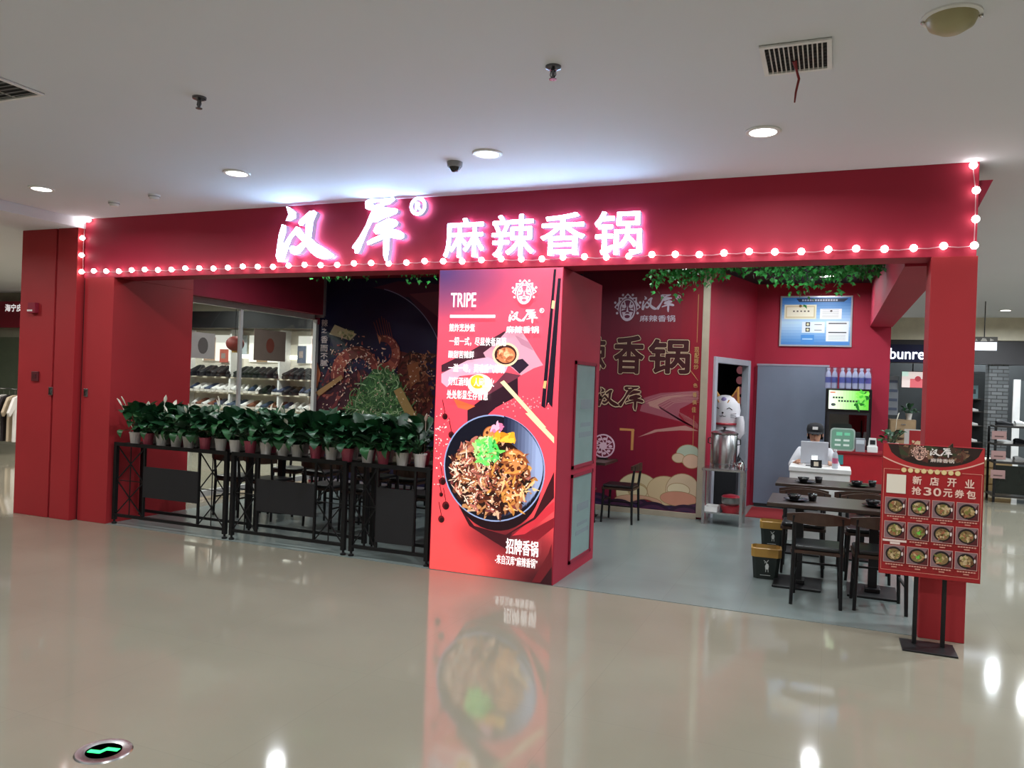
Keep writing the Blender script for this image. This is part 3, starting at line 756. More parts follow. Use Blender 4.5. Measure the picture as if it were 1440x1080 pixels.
name_mark(pr, '#2a0c1c', RTXT2['hanku'], .02); name_mark(pr, '#c8b090', RTXT2['hanku'], .012); name_mark(pr, '#3c1418', RTXT2['hanku'], -.001)
LW = '#cfc0d0'
mask_mark(pr, LW, '#64103a', RTXT['mask']); name_mark(pr, LW, RTXT['hanku']); pr.text(LW, '麻辣香锅', RTXT['麻辣香锅'], .0012)
r = RTXT['reg']; pr.ring(LW, (r[0] + r[2]) / 2, (r[1] + r[3]) / 2, .034, .034, .008); pr.text(LW, 'R', (r[0] + .018, r[1] + .016, r[2] - .018, r[3] - .016), .001)
GD = '#b8905c'
for k_, b in (('现', '现'), ('配', '配'), ('现2', '现'), ('炒', '炒')): pr.text(GD, b, RTXT[k_], .001)
for b in '色香俱佳': pr.text(GD, b, RTXT2[b], .001)
pr.line(GD, [(-1.65, 2.95), (-1.65, 2.32)], .006).line(GD, [(-1.72, 1.95), (-1.62, 1.82)], .006).line(GD, [(-1.655, 1.36), (-1.655, .95)], .006)
pr.build('mural_print', PRINT, bm_)
G().box(-1.585, YM - .03, .03, -1.495, YM + .012, 3.30).box(-3.24, YM - .03, .0, -1.585, YM + .012, .075).build('frame', ALU, bm_, bevel=.004)

# ------------------------------------------------------------------ plant racks along the front
def rack(label, x0, x1, p0, p1, pz0, pz1):
    L = x1 - x0
    t = thing('plant_rack', label, 'plant rack', (x0, .04, 0), 0, 'black plant racks along the shopfront')
    D = .40
    G().box(0, 0, .86, L, D, .885).box(0, 0, .885, L, .012, .90).build('tray', BLACKM, t)
    for x in (.02, L - .02):
        for y in (.02, D - .02):
            po = G().box(x - .02, y - .02, .05, x + .02, y + .02, .86).build('post', BLACKM, t)
            G().lathe([(.028, 0), (.028, .02), (.012, .03), (.012, .06)], 10, (x, y, 0)).build('foot', BLACKM, po)
    for z in (.10,):
        for y in (.02, D - .02):
            G().bar((.02, y, z), (L - .02, y, z), .03).build('rail', BLACKM, t)
    a, b = p0 - x0, p1 - x0
    for x in (a, b):
        G().bar((x, .02, .10), (x, .02, .86), .022).build('upright', BLACKM, t)
    G().box(a, .004, pz0, b, .018, pz1).build('panel', BLACKP, t)
    for u, v in ((.04, a - .011), (b + .011, L - .04)):
        if v - u < .12: continue
        n = 1 if v - u < .5 else 2
        for k in range(n):
            c, d = u + (v - u) * k / n, u + (v - u) * (k + 1) / n
            for zz in ((.115, .485), (.485, .855)):
                G().bar((c, .02, zz[0]), (d, .02, zz[1]), .010).build('brace', BLACKM, t)
                G().bar((c, .02, zz[1]), (d, .02, zz[0]), .010).build('brace', BLACKM, t)
            G().bar(((c + d) / 2, .02, .115), ((c + d) / 2, .02, .855), .008).build('brace', BLACKM, t)
            G().bar((c, .02, .485), (d, .02, .485), .008).build('brace', BLACKM, t)
    return t
rack('long black metal plant rack standing against the red pier', -7.26, -5.68, -6.82, -6.06, .33, .66)
rack('black metal plant rack between two others, with a wide low panel', -5.63, -4.24, -5.30, -4.60, .33, .65)
rack('short black metal plant rack beside the lightbox column', -4.19, -3.34, -3.90, -3.50, .17, .68)

def leaf_mesh(name, L, w, droop, m, stalk=.4):
    n = 7; vs = []; fs = []
    for i in range(n + 1):
        t = i / n; s = stalk + (1 - stalk) * t
        x = L * s * math.cos(droop * s * .9) ; z = L * (math.sin(1.0) * s - droop * .75 * s * s)
        hw = w / 2 * (math.sin(PI * min(1, t * .93 + .07)) ** .8) if 0 < i < n else .001
        vs += [(x, -hw, z + hw * .25), (x, 0, z), (x, hw, z + hw * .25)]
    for i in range(n):
        for k in (0, 1): fs.append((i * 3 + k, (i + 1) * 3 + k, (i + 1) * 3 + k + 1, i * 3 + k + 1))
    g = G().add(vs, fs)
    g.tube([(0, 0, 0), (L * stalk * .5, 0, L * stalk * .45), (vs[1][0], 0, vs[1][2])], .003, 4)
    me = g.mesh(name, m); me.polygons.foreach_set('use_smooth', [True] * len(me.polygons)); return me
LEAVES = [leaf_mesh('leaf', .30, .085, .75, LEAF), leaf_mesh('leaf', .34, .08, .95, LEAF2), leaf_mesh('leaf', .26, .09, .55, LEAF2), leaf_mesh('leaf', .30, .075, 1.15, LEAF)]
def spathe_mesh():
    g = G().tube([(0, 0, 0), (.03, 0, .2), (.04, 0, .36)], .003, 5)
    vs = []; n = 5
    for i in range(n + 1):
        t = i / n; hw = .022 * math.sin(PI * min(1, t * .9 + .1)); vs += [(.04 + .02 * t, -hw, .35 + .085 * t), (.05 + .02 * t, 0, .35 + .085 * t), (.04 + .02 * t, hw, .35 + .085 * t)]
    g.add(vs, [(i * 3 + k, (i + 1) * 3 + k, (i + 1) * 3 + k + 1, i * 3 + k + 1) for i in range(n) for k in (0, 1)])
    return g.mesh('flower', SPATHE)
SP = spathe_mesh()
pot_prof = [(.001, 0), (.047, 0), (.062, .115), (.066, .115), (.066, .128), (.058, .128), (.055, .11), (.001, .108)]
POTM = [G().lathe(pot_prof, 16).mesh('pot', POTW), G().lathe(pot_prof, 16).mesh('pot', POTP)]
SOILM = G().lathe([(.001, 0), (.054, 0), (.054, .004), (.001, .008)], 14).mesh('soil', SOIL)
GRIDM = G().box(-.03, -.066, .03, .03, -.060, .034).box(-.03, -.068, .07, .03, -.060, .074).mesh('band', GREYP)
def plant(x, y, z, kind, label, group, rd, n=30, hs=1.0, flowers=2, name='potted_peace_lily', avoid=0):
    rz = rd.uniform(0, 6)
    t = thing(name, label, 'potted plant', (x, y, z), 0 if avoid else rz, group)
    pt = place('pot', POTM[kind], t); place('soil', SOILM, pt, (0, 0, .108))
    for i in range(n):
        a = i * 2.4 + rd.uniform(-.3, .3); up = rd.uniform(-.95, .2); s = rd.uniform(.75, 1.15) * hs
        if avoid and math.cos(a) * avoid > .25: a = PI - a
        if avoid and math.cos(a) * avoid > -.3: s *= .8
        place('leaf', LEAVES[(i + kind) % 4], t, (.02 * math.cos(a), .02 * math.sin(a), .11), (rd.uniform(-.3, .3), up, a), (s, s, s))
    for i in range(flowers):
        place('flower', SP, t, (0, 0, .11), (rd.uniform(-.3, .3), rd.uniform(-.1, .4), rd.uniform(0, 6)), (.9, .9, rd.uniform(.75, 1.1)))
    return t
for i in range(18):
    x = -6.98 + i * .2 + 0
    kd = (0, 0, 1)[i % 3]; rk = 'long plant rack' if x < -5.66 else 'middle plant rack' if x < -4.22 else 'short plant rack'
    plant(x, .35, .886, kd, ('white', 'rose')[kd] + '-potted peace lily, ' + ORD[i] + ' from the red pier in the inner rack row', ('white', 'rose')[kd] + '-potted inner row plants of the ' + rk, random.Random(60 + i), 34, 1.45, (0, 1, 0, 0)[i % 4], avoid=-1 if i < 2 else 1 if i > 15 else 0)
rd = random.Random(5)
kinds = [0, 1, 0, 0, 0, 1, 0, 0, 1, 0, 0, 0, 1, 0, 1, 0, 1, 0, 0]
for i, kd in enumerate(kinds):
    x = -7.08 + i * (3.58 / 18) + rd.uniform(-.015, .015)
    rk = 'long plant rack by the red pier' if x < -5.66 else 'middle plant rack' if x < -4.22 else 'short plant rack by the lightbox column'
    lab = ('white', 'rose')[kd] + '-potted peace lily, ' + ORD[i] + ' from the red pier in the outer rack row'
    plant(x, .15 + rd.uniform(-.012, .012), .886, kd, lab, ('white', 'rose')[kd] + '-potted outer row plants of the ' + rk, rd, 44, rd.uniform(1.2, 1.5), rd.choice([0, 0, 1, 1, 2]), avoid=-1 if i < 2 else 1 if i > 16 else 0)

# ------------------------------------------------------------------ dining tables and chairs
def make_table(name_label, loc, w, d, rz=0, legs=2, group=None):
    t = thing('dining_table', name_label, 'table', loc, rz, group)
    G().box(-w / 2, -d / 2, .715, w / 2, d / 2, .75).build('table_top', DWOOD, t, bevel=.006)
    xs = (-w * .27, w * .27) if legs == 2 else (0,)
    for x in xs:
        G().bar((x, 0, .05), (x, 0, .715), .07).build('column', BLACKM, t)
        G().slab([(x - .2, -.24), (x + .2, -.24), (x + .2, .24), (x - .2, .24)], .0, .018).slab([(x - .06, -.08), (x + .06, -.08), (x + .06, .08), (x - .06, .08)], .018, .05).build('base', BLACKM, t, bevel=.004)
        G().box(x - .15, -.2, .69, x + .15, .2, .715).build('bracket', BLACKM, t)
    return t
def make_chair(label, loc, rz, group):
    t = thing('dining_chair', label, 'chair', loc, rz, group)
    for sx in (-1, 1):
        G().tube([(sx * .185, -.20, 0), (sx * .175, -.185, .45), (sx * .18, -.215, .72)], [.014, .017, .014], 8).build('leg', BLACKM, t)
        G().tube([(sx * .18, .19, 0), (sx * .165, .175, .43)], [.013, .017], 8).build('leg', BLACKM, t)
        G().bar((sx * .178, -.19, .22), (sx * .172, .18, .22), .016).build('stretcher', BLACKM, t)
    G().bar((-.172, .18, .27), (.172, .18, .27), .016).build('stretcher', BLACKM, t)
    G().slab([(-.2, -.18), (-.17, -.2), (.17, -.2), (.2, -.18), (.2, .18), (.17, .2), (-.17, .2), (-.2, .18)], .415, .44).build('seat_frame', CWOOD, t)
    G().slab([(-.19, -.17), (-.16, -.19), (.16, -.19), (.19, -.17), (.19, .17), (.16, .19), (-.16, .19), (-.19, .17)], .44, .475).build('seat', BSEAT, t, bevel=.012)
    n = 9; vs = []; fs = []
    for i in range(n):
        u = -1 + 2 * i / (n - 1); x = .235 * u; y = -.245 + .055 * u * u; zt = .755 - .03 * u * u; zb = .655 + .02 * u * u
        vs += [(x, y - .011, zb), (x, y + .011, zb), (x, y + .011, zt), (x, y - .011, zt)]
    for i in range(n - 1):
        for k in range(4): fs.append((i * 4 + k, i * 4 + (k + 1) % 4, i * 4 + 4 + (k + 1) % 4, i * 4 + 4 + k))
    fs += [(3, 2, 1, 0), ((n - 1) * 4, (n - 1) * 4 + 1, (n - 1) * 4 + 2, (n - 1) * 4 + 3)]
    G().add(vs, fs).build('backrest', CWOOD, t)
    return t
FZ = .004
make_table('dark wooden dining table by the open corner, nearest the red menu stand', (.08, 1.17, FZ), 1.12, .70)
make_table('dark wooden dining table in front of the white cashier desk', (.04, 2.72, FZ), 1.10, .62)
ch0 = make_chair('dark bentback dining chair backing onto the mall floor, next to the waste bins', (-.06, .63, FZ), 0, 'chairs backing onto the mall floor')
def chair(label, x, y, rz, group):
    c = copy_tree(ch0); c.location = (x, y, FZ); c.rotation_euler = (0, 0, rz); c['label'] = label; c['group'] = group; return c
chair('dark bentback dining chair backing onto the mall floor, half behind the menu stand', .40, .70, .05, 'chairs backing onto the mall floor')
for x in (-.2, .36): chair('dark dining chair between the two corner tables, ' + ('bin side' if x < 0 else 'open right side'), x, 1.73, PI, 'chairs between the corner tables')
for x in (-.22, .30): chair('dark chair pushed under the cashier side table, ' + ('bin side' if x < 0 else 'open right side'), x, 2.37, 0, 'chairs at the cashier side table')
for i, x in enumerate((-6.35, -5.05, -3.85)):
    wh = ('by the red pier', 'in the middle', 'by the lightbox column')[i]
    make_table('dark dining table behind the plant racks, the one ' + wh, (x, 1.75, FZ), .95, .65, 0, 1, 'tables behind the plant racks')
    for dx in (-.24, .24):
        chair('dark chair backing onto the plant racks, table ' + wh + (', pier side' if dx < 0 else ', column side'), x + dx, 1.25, 0, 'chairs behind the plant racks ' + wh)
        chair('dark chair facing the plant racks, table ' + wh + (', pier side' if dx < 0 else ', column side'), x + dx, 2.27, PI, 'chairs behind the plant racks ' + wh)
for x in (-6.0, -4.6):
    wh = 'towards the side window' if x < -5 else 'towards the lightbox column'
    make_table('dark dining table in front of the food mural, ' + wh, (x, 3.35, FZ), .95, .65, 0, 1, 'tables along the food mural')
    for dx in (-.24, .24): chair('dark dining chair at a table in front of the food mural', x + dx, 2.88, 0, 'chairs along the food mural')
make_table('dark dining table against the crimson brand mural', (-2.98, 3.45, FZ), .85, .62, 0, 1)
chair('dark dining chair at the table by the crimson brand mural', -2.42, 3.42, PI / 2, 'chair by the brand mural')
chair('dark dining chair before the table by the crimson brand mural', -2.85, 2.95, 0, 'chair before the brand mural table')

CER = mat('black_ceramic', '#0d0e10', .2)
PLM = G().lathe([(.001, 0), (.06, 0), (.105, .016), (.11, .02), (.10, .018), (.055, .007), (.001, .006)], 20).mesh('plate', CER)
CUPM = G().lathe([(.001, 0), (.03, 0), (.04, .065), (.036, .065), (.028, .008), (.001, .006)], 14).mesh('cup', CER)
BWM = G().lathe([(.001, 0), (.035, 0), (.06, .05), (.056, .05), (.03, .01), (.001, .008)], 16).mesh('bowl', CER)
for me in (PLM, CUPM, BWM): me.polygons.foreach_set('use_smooth', [True] * len(me.polygons))
for x, y, w_ in ((-.25, 1.06, 'table by the menu stand'), (.38, 1.10, 'table by the menu stand'), (-.22, 2.60, 'table facing the cashier desk'), (.30, 2.62, 'table facing the cashier desk')):
    z = .754; sd = ', bin side' if x < 0 else ', open side'
    tag(place('plate', PLM, None, (x, y, z)), 'black plate with a bowl on it, on the ' + w_ + sd, 'plate', 'plates on the ' + w_)
    tag(place('bowl', BWM, None, (x - .02, y, z + .007)), 'black bowl standing on a plate of the ' + w_ + sd, 'bowl', 'bowls on the ' + w_)
    tag(place('cup', CUPM, None, (x + .13, y + .08, z)), 'black cup beside the plate on the ' + w_ + sd, 'cup', 'cups on the ' + w_)
for x, y in ((-6.5, 1.75), (-6.2, 1.7), (-5.2, 1.75), (-4.9, 1.72), (-4.0, 1.75), (-3.7, 1.72)):
    tag(place('bowl', BWM, None, (x, y, .754)), 'black bowl on a table behind the plant racks', 'bowl', 'bowls behind the plant racks')
# paper-cut roundel and white flowers on the table by the mural
rn = thing('round_ornament', 'pink lattice disc with dark floral cut-outs standing on the mural table', 'ornament', (-2.72, 3.62, .754))
pk = mat('pale_pink_lacquer', '#d8b8c8', .4); 
g = G(); n = 32
for (ra, rb) in ((.155, .138), (.05, .0)):
    o1 = ell(0, .17, ra, None, n)
    if rb:
        o2 = ell(0, .17, rb, None, n); vs = [(x, y, z) for y in (-.006, .006) for L in (o1, o2) for x, z in L]; fs = []
        for i in range(n):
            j = (i + 1) % n
            fs += [(i, n + i, n + j, j), (2 * n + i, 2 * n + j, 3 * n + j, 3 * n + i), (i, j, 2 * n + j, 2 * n + i), (n + i, 3 * n + i, 3 * n + j, n + j)]
        g.add(vs, fs)
    else: g.prism(o1, -.006, .006)
g.build('rim', pk, rn)
g = G()
for k in range(9):
    a = k * 2 * PI / 9
    g.bar((.045 * math.cos(a), 0, .17 + .045 * math.sin(a)), (.142 * math.cos(a + .5), 0, .17 + .142 * math.sin(a + .5)), .012)
    g.prism(ell(.095 * math.cos(a), .17 + .095 * math.sin(a), .024, .018, 10), -.005, .005)
g.build('lattice', pk, rn)
g = G().box(-.06, -.04, 0, .06, .04, .02).build('stand', BLACKM, rn)
vs_ = thing('flower_vase', 'small vase of white blossoms beside the pink lattice disc', 'vase', (-2.93, 3.5, .754))
G().lathe([(.001, 0), (.035, 0), (.045, .04), (.03, .08), (.032, .09), (.026, .085), (.001, .08)], 14).build('vase', POTW, vs_, smooth=True)
rd = random.Random(3)
g = G()
for i in range(26): g.ball((rd.gauss(0, .06), rd.gauss(0, .05), .16 + rd.gauss(0, .045)), rd.uniform(.018, .03), 7, 5)
g.build('blossoms', SPATHE, vs_)
g = G()
for i in range(8): g.tube([(0, 0, .07), (rd.gauss(0, .05), rd.gauss(0, .04), .16)], .003, 4)
g.build('stems', LEAF, vs_)

# ------------------------------------------------------------------ bins
def bin_(label, x, y):
    t = thing('waste_bin', label, 'waste bin', (x, y, FZ), .08)
    g = G(); vs = []; fs = []
    R_ = lambda w, d, z: [(-w, -d + .03, z), (-w + .03, -d, z), (w - .03, -d, z), (w, -d + .03, z), (w, d - .03, z), (w - .03, d, z), (-w + .03, d, z), (-w, d - .03, z)]
    vs = R_(.105, .085, 0) + R_(.125, .10, .23) + R_(.118, .093, .23) + R_(.095, .075, .01)
    for i in range(3):
        for k in range(8): fs.append((i * 8 + k, i * 8 + (k + 1) % 8, i * 8 + 8 + (k + 1) % 8, i * 8 + 8 + k))
    fs += [tuple(range(8))[::-1], tuple(range(24, 32))]
    g.add(vs, fs).build('body', mat('bin_green_black', '#141d1a', .45), t)
    g = G(); vs = R_(.125, .10, .205) + R_(.131, .106, .20) + R_(.133, .108, .275) + R_(.122, .097, .282) + R_(.115, .09, .23); fs = []
    for i in range(4):
        for k in range(8): fs.append((i * 8 + k, i * 8 + (k + 1) % 8, i * 8 + 8 + (k + 1) % 8, i * 8 + 8 + k))
    g.add(vs, fs).build('rim', mat('bin_gold_rim', '#a8813a', .4), t)
    d = Print(-.094); W_ = '#c8ccc8'
    d.poly(W_, [(-.008, .13), (-.004, .10), (.02, .10), (.024, .13), (.018, .15), (.004, .155)]).line(W_, [(-.012, .155), (-.004, .17), (-.02, .18)], .005).line(W_, [(.0, .155), (.008, .17), (.02, .185)], .005)
    d.line(W_, [(.0, .10), (-.002, .075)], .005).line(W_, [(.018, .10), (.02, .075)], .005).line(W_, [(-.05, .045), (.04, .045)], .004)
    o = d.build('deer_mark', PRINT, t); o.rotation_euler = (.06, 0, 0); o.location = (0, -.006, 0)
    return t
bin_('black waste bin with gold rim and white deer mark beside the corner table', -.50, 1.28)
bin_('black waste bin with gold rim standing behind another near the second table', -.55, 2.85)

# ------------------------------------------------------------------ stainless stand with the tea boiler
sx, sy = -1.22, 4.02
t = thing('steel_stand', 'stainless steel stand with lower shelf under the tea boiler', 'stand', (sx, sy, FZ))
G().box(-.26, -.2, .68, .26, .2, .71).build('top', STEEL, t, bevel=.004)
for a in (-.23, .23):
    for b in (-.17, .17): G().bar((a, b, 0), (a, b, .68), .035).build('leg', STEEL, t)
G().box(-.24, -.18, .14, .24, .18, .16).build('shelf', STEEL, t)
t = thing('tea_boiler', 'tall stainless tea boiler with lid and tap on the steel stand', 'boiler', (sx - .02, sy, .71 + FZ))
G().lathe([(.001, 0), (.15, 0), (.15, .05), (.165, .06), (.165, .42), (.158, .43), (.001, .43)], 26).build('body', STEEL, t, smooth=True)
ld = G().lathe([(.172, .43), (.172, .45), (.12, .475), (.02, .49), (.001, .49)], 24).build('lid', STEEL, t, smooth=True)
G().lathe([(.02, .49), (.01, .50), (.025, .52), (.001, .53)], 12).build('knob', BLACKM, ld)
for a in (-1, 1): G().tube([(a * .16, 0, .30), (a * .20, 0, .31), (a * .20, 0, .37), (a * .16, 0, .38)], .008, 6).build('handle', BLACKM, t)
G().tube([(.08, -.14, .06), (.09, -.20, .06), (.09, -.21, .035)], .012, 8).build('tap', CHROME, t)
t = thing('steel_kettle', 'small chrome kettle next to the tea boiler', 'kettle', (sx + .205, sy - .14, .71 + FZ))
G().lathe([(.001, 0), (.05, 0), (.055, .05), (.035, .10), (.001, .105)], 16).build('body', CHROME, t, smooth=True)
G().tube([(-.035, 0, .09), (0, 0, .145), (.035, 0, .09)], .006, 6).build('handle', BLACKM, t)
G().tube([(-.045, 0, .04), (-.08, 0, .085)], [.012, .008], 7).build('spout', CHROME, t)
t = thing('red_basin', 'red plastic basin on the lower shelf of the steel stand', 'basin', (sx + .09, sy - .02, .16 + FZ))
G().lathe([(.001, 0), (.10, 0), (.135, .08), (.14, .08), (.13, .075), (.095, .01), (.001, .01)], 22).build('bowl', mat('red_plastic', '#a8202c', .35), t, smooth=True)
t = thing('red_rice_pot', 'red enamel pot stacked above the red basin on the steel stand', 'pot', (sx + .09, sy - .02, .245 + FZ))
G().lathe([(.001, 0), (.09, 0), (.115, .03), (.115, .10), (.12, .105), (.001, .105)], 22).build('body', mat('steel_pot', '#8c8a88', .3, metal=.8), t, smooth=True)
G().lathe([(.12, .105), (.10, .125), (.03, .14), (.001, .14)], 22).build('lid', mat('red_enamel', '#9c2030', .3), t, smooth=True)
t = thing('white_tray', 'white plastic tray on the lower shelf of the steel stand', 'tray', (sx - .14, sy - .02, .16 + FZ))
G().box(-.08, -.14, 0, .08, .14, .01).box(-.08, -.14, .01, -.07, .14, .06).box(.07, -.14, .01, .08, .14, .06).box(-.07, -.14, .01, .07, -.13, .06).box(-.07, .13, .01, .07, .14, .06).build('tray_body', WHITEP, t)

# ------------------------------------------------------------------ kitchen doorway: lucky cat, banner, mat, grey board
t = thing('cat_pedestal', 'plain dark pedestal under the white cat figure', 'pedestal', (-1.40, 5.32, 0))
G().box(-.2, -.15, 0, .2, .15, .70).box(-.22, -.17, .70, .22, .17, .74).build('block', DARK, t)
ct = thing('lucky_cat', 'large white beckoning cat figure with orange ears in the doorway', 'figurine', (-1.40, 5.32, .74), -.12)
CW = mat('cat_white', '#e6e4ea', .4); CO = mat('cat_orange', '#c8924a', .5); CB = mat('cat_mark', '#2a2226', .5); CPU = mat('cat_mauve', '#9a8ac0', .5)
g = G().lathe([(.001, 0), (.17, .0), (.20, .08), (.205, .2), (.18, .36), (.15, .46), (.155, .50), (.19, .58), (.20, .68), (.185, .78), (.13, .86), (.05, .895), (.001, .90)], 26)
g.v = [(x, y * .72, z) for x, y, z in g.v]; g.build('body', CW, ct, smooth=True); ct.scale = (1.1, 1.0, 1.0)
for a in (-1, 1):
    P = [(a * .05, .84), (a * .18, .76), (a * .165, 1.03)]
    e = G().prism(P, -.035, .035).build('ear', CO, ct, bevel=.01)
    cxm = (a * .132, .877); G().prism([(cxm[0] + (x - cxm[0]) * .55, cxm[1] + (z - cxm[1]) * .55) for x, z in P], -.04, -.034).build('inner_ear', mat('cat_inner_ear', '#8a4a38', .5), e)
    G().tube([(a * .05, -.135, .70), (a * .08, -.138, .72), (a * .12, -.125, .69)], .006, 6).build('eye', CB, ct)
    G().tube([(a * .055, -.128, .79), (a * .075, -.125, .83)], .008, 6).build('brow', CO, ct)
    for k in range(3): G().tube([(a * .10, -.128, .63 - .02 * k), (a * .165, -.10, .64 - .035 * k)], .003, 4).build('whisker', CB, ct)
G().ball((0, -.145, .645), .014, 8, 6).build('nose', CB, ct)
G().tube([(-.04, -.138, .60), (-.015, -.148, .595), (0, -.148, .615), (.015, -.148, .595), (.04, -.138, .60)], .004, 5).build('mouth', CB, ct)
G().ball((0, -.095, .82), .05, 12, 8, (.8, .45, 1)).build('forehead_patch', CPU, ct)
G().tube([(.15, -.02, .30), (.215, -.05, .38), (.215, -.06, .52), (.205, -.07, .60)], [.06, .058, .05, .045], 12).build('raised_paw', CW, ct, smooth=True)
G().tube([(-.15, -.06, .33), (-.14, -.14, .22), (-.07, -.17, .16)], [.055, .05, .04], 12).build('lower_paw', CW, ct, smooth=True)
G().lathe([(.158, .47), (.165, .485), (.158, .50)], 24).build('collar', mat('cat_collar', '#b02838', .4), ct)
t = thing('hanging_banner', 'narrow dark banner with four red discs hanging in the doorway', 'banner', (-1.29, 6.05, 1.40))
G().box(-.06, 0, 0, .06, .008, .70).build('cloth', BLACKC, t); G().tube([(0, .004, .70), (0, .004, 1.955)], .004, 5).build('cord', BLACKM, t)
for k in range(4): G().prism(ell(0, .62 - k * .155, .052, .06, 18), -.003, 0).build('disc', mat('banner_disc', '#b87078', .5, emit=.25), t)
tag(G().box(-1.02, 4.75, FZ, -.30, 5.75, FZ + .008).build('floor_mat', mat('red_mat', '#8a1c22', .9, bump=.3, scale=60)), 'red mat on the floor before the kitchen doorway', 'mat')
t = thing('partition_board', 'tall plain blue-grey board leaning place against the red rear wall', 'partition', (-.53, 5.885, FZ))
t['label'] = 'tall plain blue-grey partition door standing before the red rear wall'
G().box(-.49, -.02, .05, .49, .02, 2.10).build('panel', GREYDOOR, t, bevel=.003)
G().box(-.48, -.015, 0, .48, .015, .05).build('plinth', BLACKP, t)
G().box(-.50, -.025, 2.09, .50, .025, 2.115).build('top_edge', mat('board_edge', '#9a9ca8', .4), t)

# certificate board
t = thing('certificate_board', 'blue notice board with certificates on the red rear wall', 'notice board')
X0, X1, Z0, Z1 = -.735, .25, 2.385, 3.125; YB = 5.93
G().box(X0, YB - .025, Z0, X1, YB, Z1).build('frame', mat('silver_frame', '#c8ccd4', .3, metal=.5), t, bevel=.006)
p_ = Print(YB - .026)
for i in range(16):
    f = abs(i / 15 - .45) * 1.6; col = '#%02x%02x%02x' % tuple(int(a + (b - a) * min(1, f)) for a, b in zip((190, 222, 246), (42, 112, 196)))
    z0 = Z0 + .025 + (Z1 - Z0 - .05) * i / 16; p_.poly(col, rect(X0 + .025, z0, X1 - .025, z0 + (Z1 - Z0 - .05) / 16))
p_.poly('#1c2c50', [(X0 + .22, Z1 - .04), (X1 - .06, Z1 - .04), (X1 - .12, Z1 - .09), (X0 + .26, Z1 - .09)])
for k in range(14): p_.poly('#a8b8d0', rect(X0 + .30 + k * .035, Z1 - .077, X0 + .325 + k * .035, Z1 - .053))
p_.poly('#e6e2c8', rect(X0 + .06, Z0 + .40, X0 + .50, Z1 - .13)).poly('#cfc49a', rect(X0 + .08, Z0 + .42, X0 + .48, Z1 - .15)).poly('#e9e5d0', rect(X0 + .095, Z0 + .435, X0 + .465, Z1 - .165))
p_.poly('#806030', ell(X0 + .28, Z1 - .15, .02)); 
for k in range(5): p_.poly('#5a5040', rect(X0 + .18 + k * .05, Z1 - .235, X0 + .205 + k * .05, Z1 - .215))
p_.poly('#e8ecf0', rect(X0 + .55, Z0 + .40, X0 + .84, Z1 - .19)).poly('#403830', ell(X0 + .70, Z1 - .225, .016))
for k in range(5): p_.poly('#b0b4b8', rect(X0 + .58, Z0 + .43 + k * .025, X0 + .80, Z0 + .436 + k * .025))
p_.poly('#dfe9f2', rect(X0 + .31, Z0 + .20, X0 + .62, Z0 + .36))
for zz in (.295, .215): p_.poly('#384048', rect(X0 + .36, Z0 + zz, X0 + .42, Z0 + zz + .06)).poly('#d8d8b0', ell(X0 + .39, Z0 + zz + .03, .018)).poly('#6a7078', rect(X0 + .48, Z0 + zz + .02, X0 + .58, Z0 + zz + .03))
p_.poly('#e4ecf2', rect(X0 + .64, Z0 + .08, X0 + .94, Z0 + .37))
for zz in (.33, .20): p_.poly('#30383c', rect(X0 + .67, Z0 + zz, X0 + .91, Z0 + zz + .016))
for k in range(4): p_.poly('#a8b0b8', rect(X0 + .67, Z0 + .10 + k * .022, X0 + .90, Z0 + .105 + k * .022))
p_.poly('#4c90d8', rect(X0 + .30, Z0 + .04, X0 + .48, Z0 + .17)).poly('#a8d0f0', rect(X0 + .32, Z0 + .10, X0 + .46, Z0 + .12))
p_.build('notices', PRINTB, t)

# ------------------------------------------------------------------ drinks fridge and counter
t = thing('drinks_fridge', 'black upright drinks fridge with a lit green header', 'fridge', (.225, 5.6, FZ))
G().box(-.29, -.28, .08, .29, .28, 1.78).build('body', mat('fridge_black', '#0e0f12', .3), t, bevel=.008)
hd = G().box(-.265, -.29, 1.49, .265, -.28, 1.765).build('header', mat('header_frame', '#14181a', .3), t)
p_ = Print(-.2915)
for i in range(14):
    f = i / 13; col = '#%02x%02x%02x' % tuple(int(a + (b - a) * f) for a, b in zip((236, 246, 224), (96, 190, 60))); p_.poly(col, rect(-.25 + i * .5 / 14, 1.50, -.25 + (i + 1) * .5 / 14, 1.755))
p_.blobs(22, lambda rd: (rd.uniform(.10, .24), rd.uniform(1.52, 1.74)), ['#2c8a28', '#48b038', '#78d050', '#1c6020'], .022, 4, 2.5)
for k in range(4): p_.poly('#2a3a30', rect(-.20 + k * .035, 1.645, -.175 + k * .035, 1.67))
for k in range(7): p_.poly('#2a3a30', rect(-.13 + k * .036, 1.60, -.105 + k * .036, 1.625))
p_.poly('#404848', ell(-.19, 1.56, .03, .02)).poly('#c04038', rect(-.235, 1.72, -.17, 1.735))
p_.build('header_print', print_mat('header_print', .8, .3), hd)
dr = G().box(-.265, -.305, .14, -.235, -.28, 1.46).box(.235, -.305, .14, .265, -.28, 1.46).box(-.235, -.305, 1.43, .235, -.28, 1.46).box(-.235, -.305, .14, .235, -.28, .17).build('door', BLACKP, t)
G().box(-.235, -.30, .17, .235, -.292, 1.43).build('pane', glass_mat('fridge_glass', (.35, .36, .38), .12), dr)
G().bar((.22, -.325, .7), (.22, -.325, 1.1), .02).build('handle', CHROME, dr)
G().box(-.27, -.26, 0, .27, .26, .08).build('plinth', BLACKM, t)
for k in range(3): G().box(-.23, -.285, 1.20 - k * .35, .23, -.2805, 1.21 - k * .35).build('shelf', STEEL, t)
BT = mat('bottle_water', '#c4cbe4', .15, vary=.1); BC = mat('bottle_cap', '#e4e6f2', .4); BL = mat('bottle_label', '#5a68b8', .4)
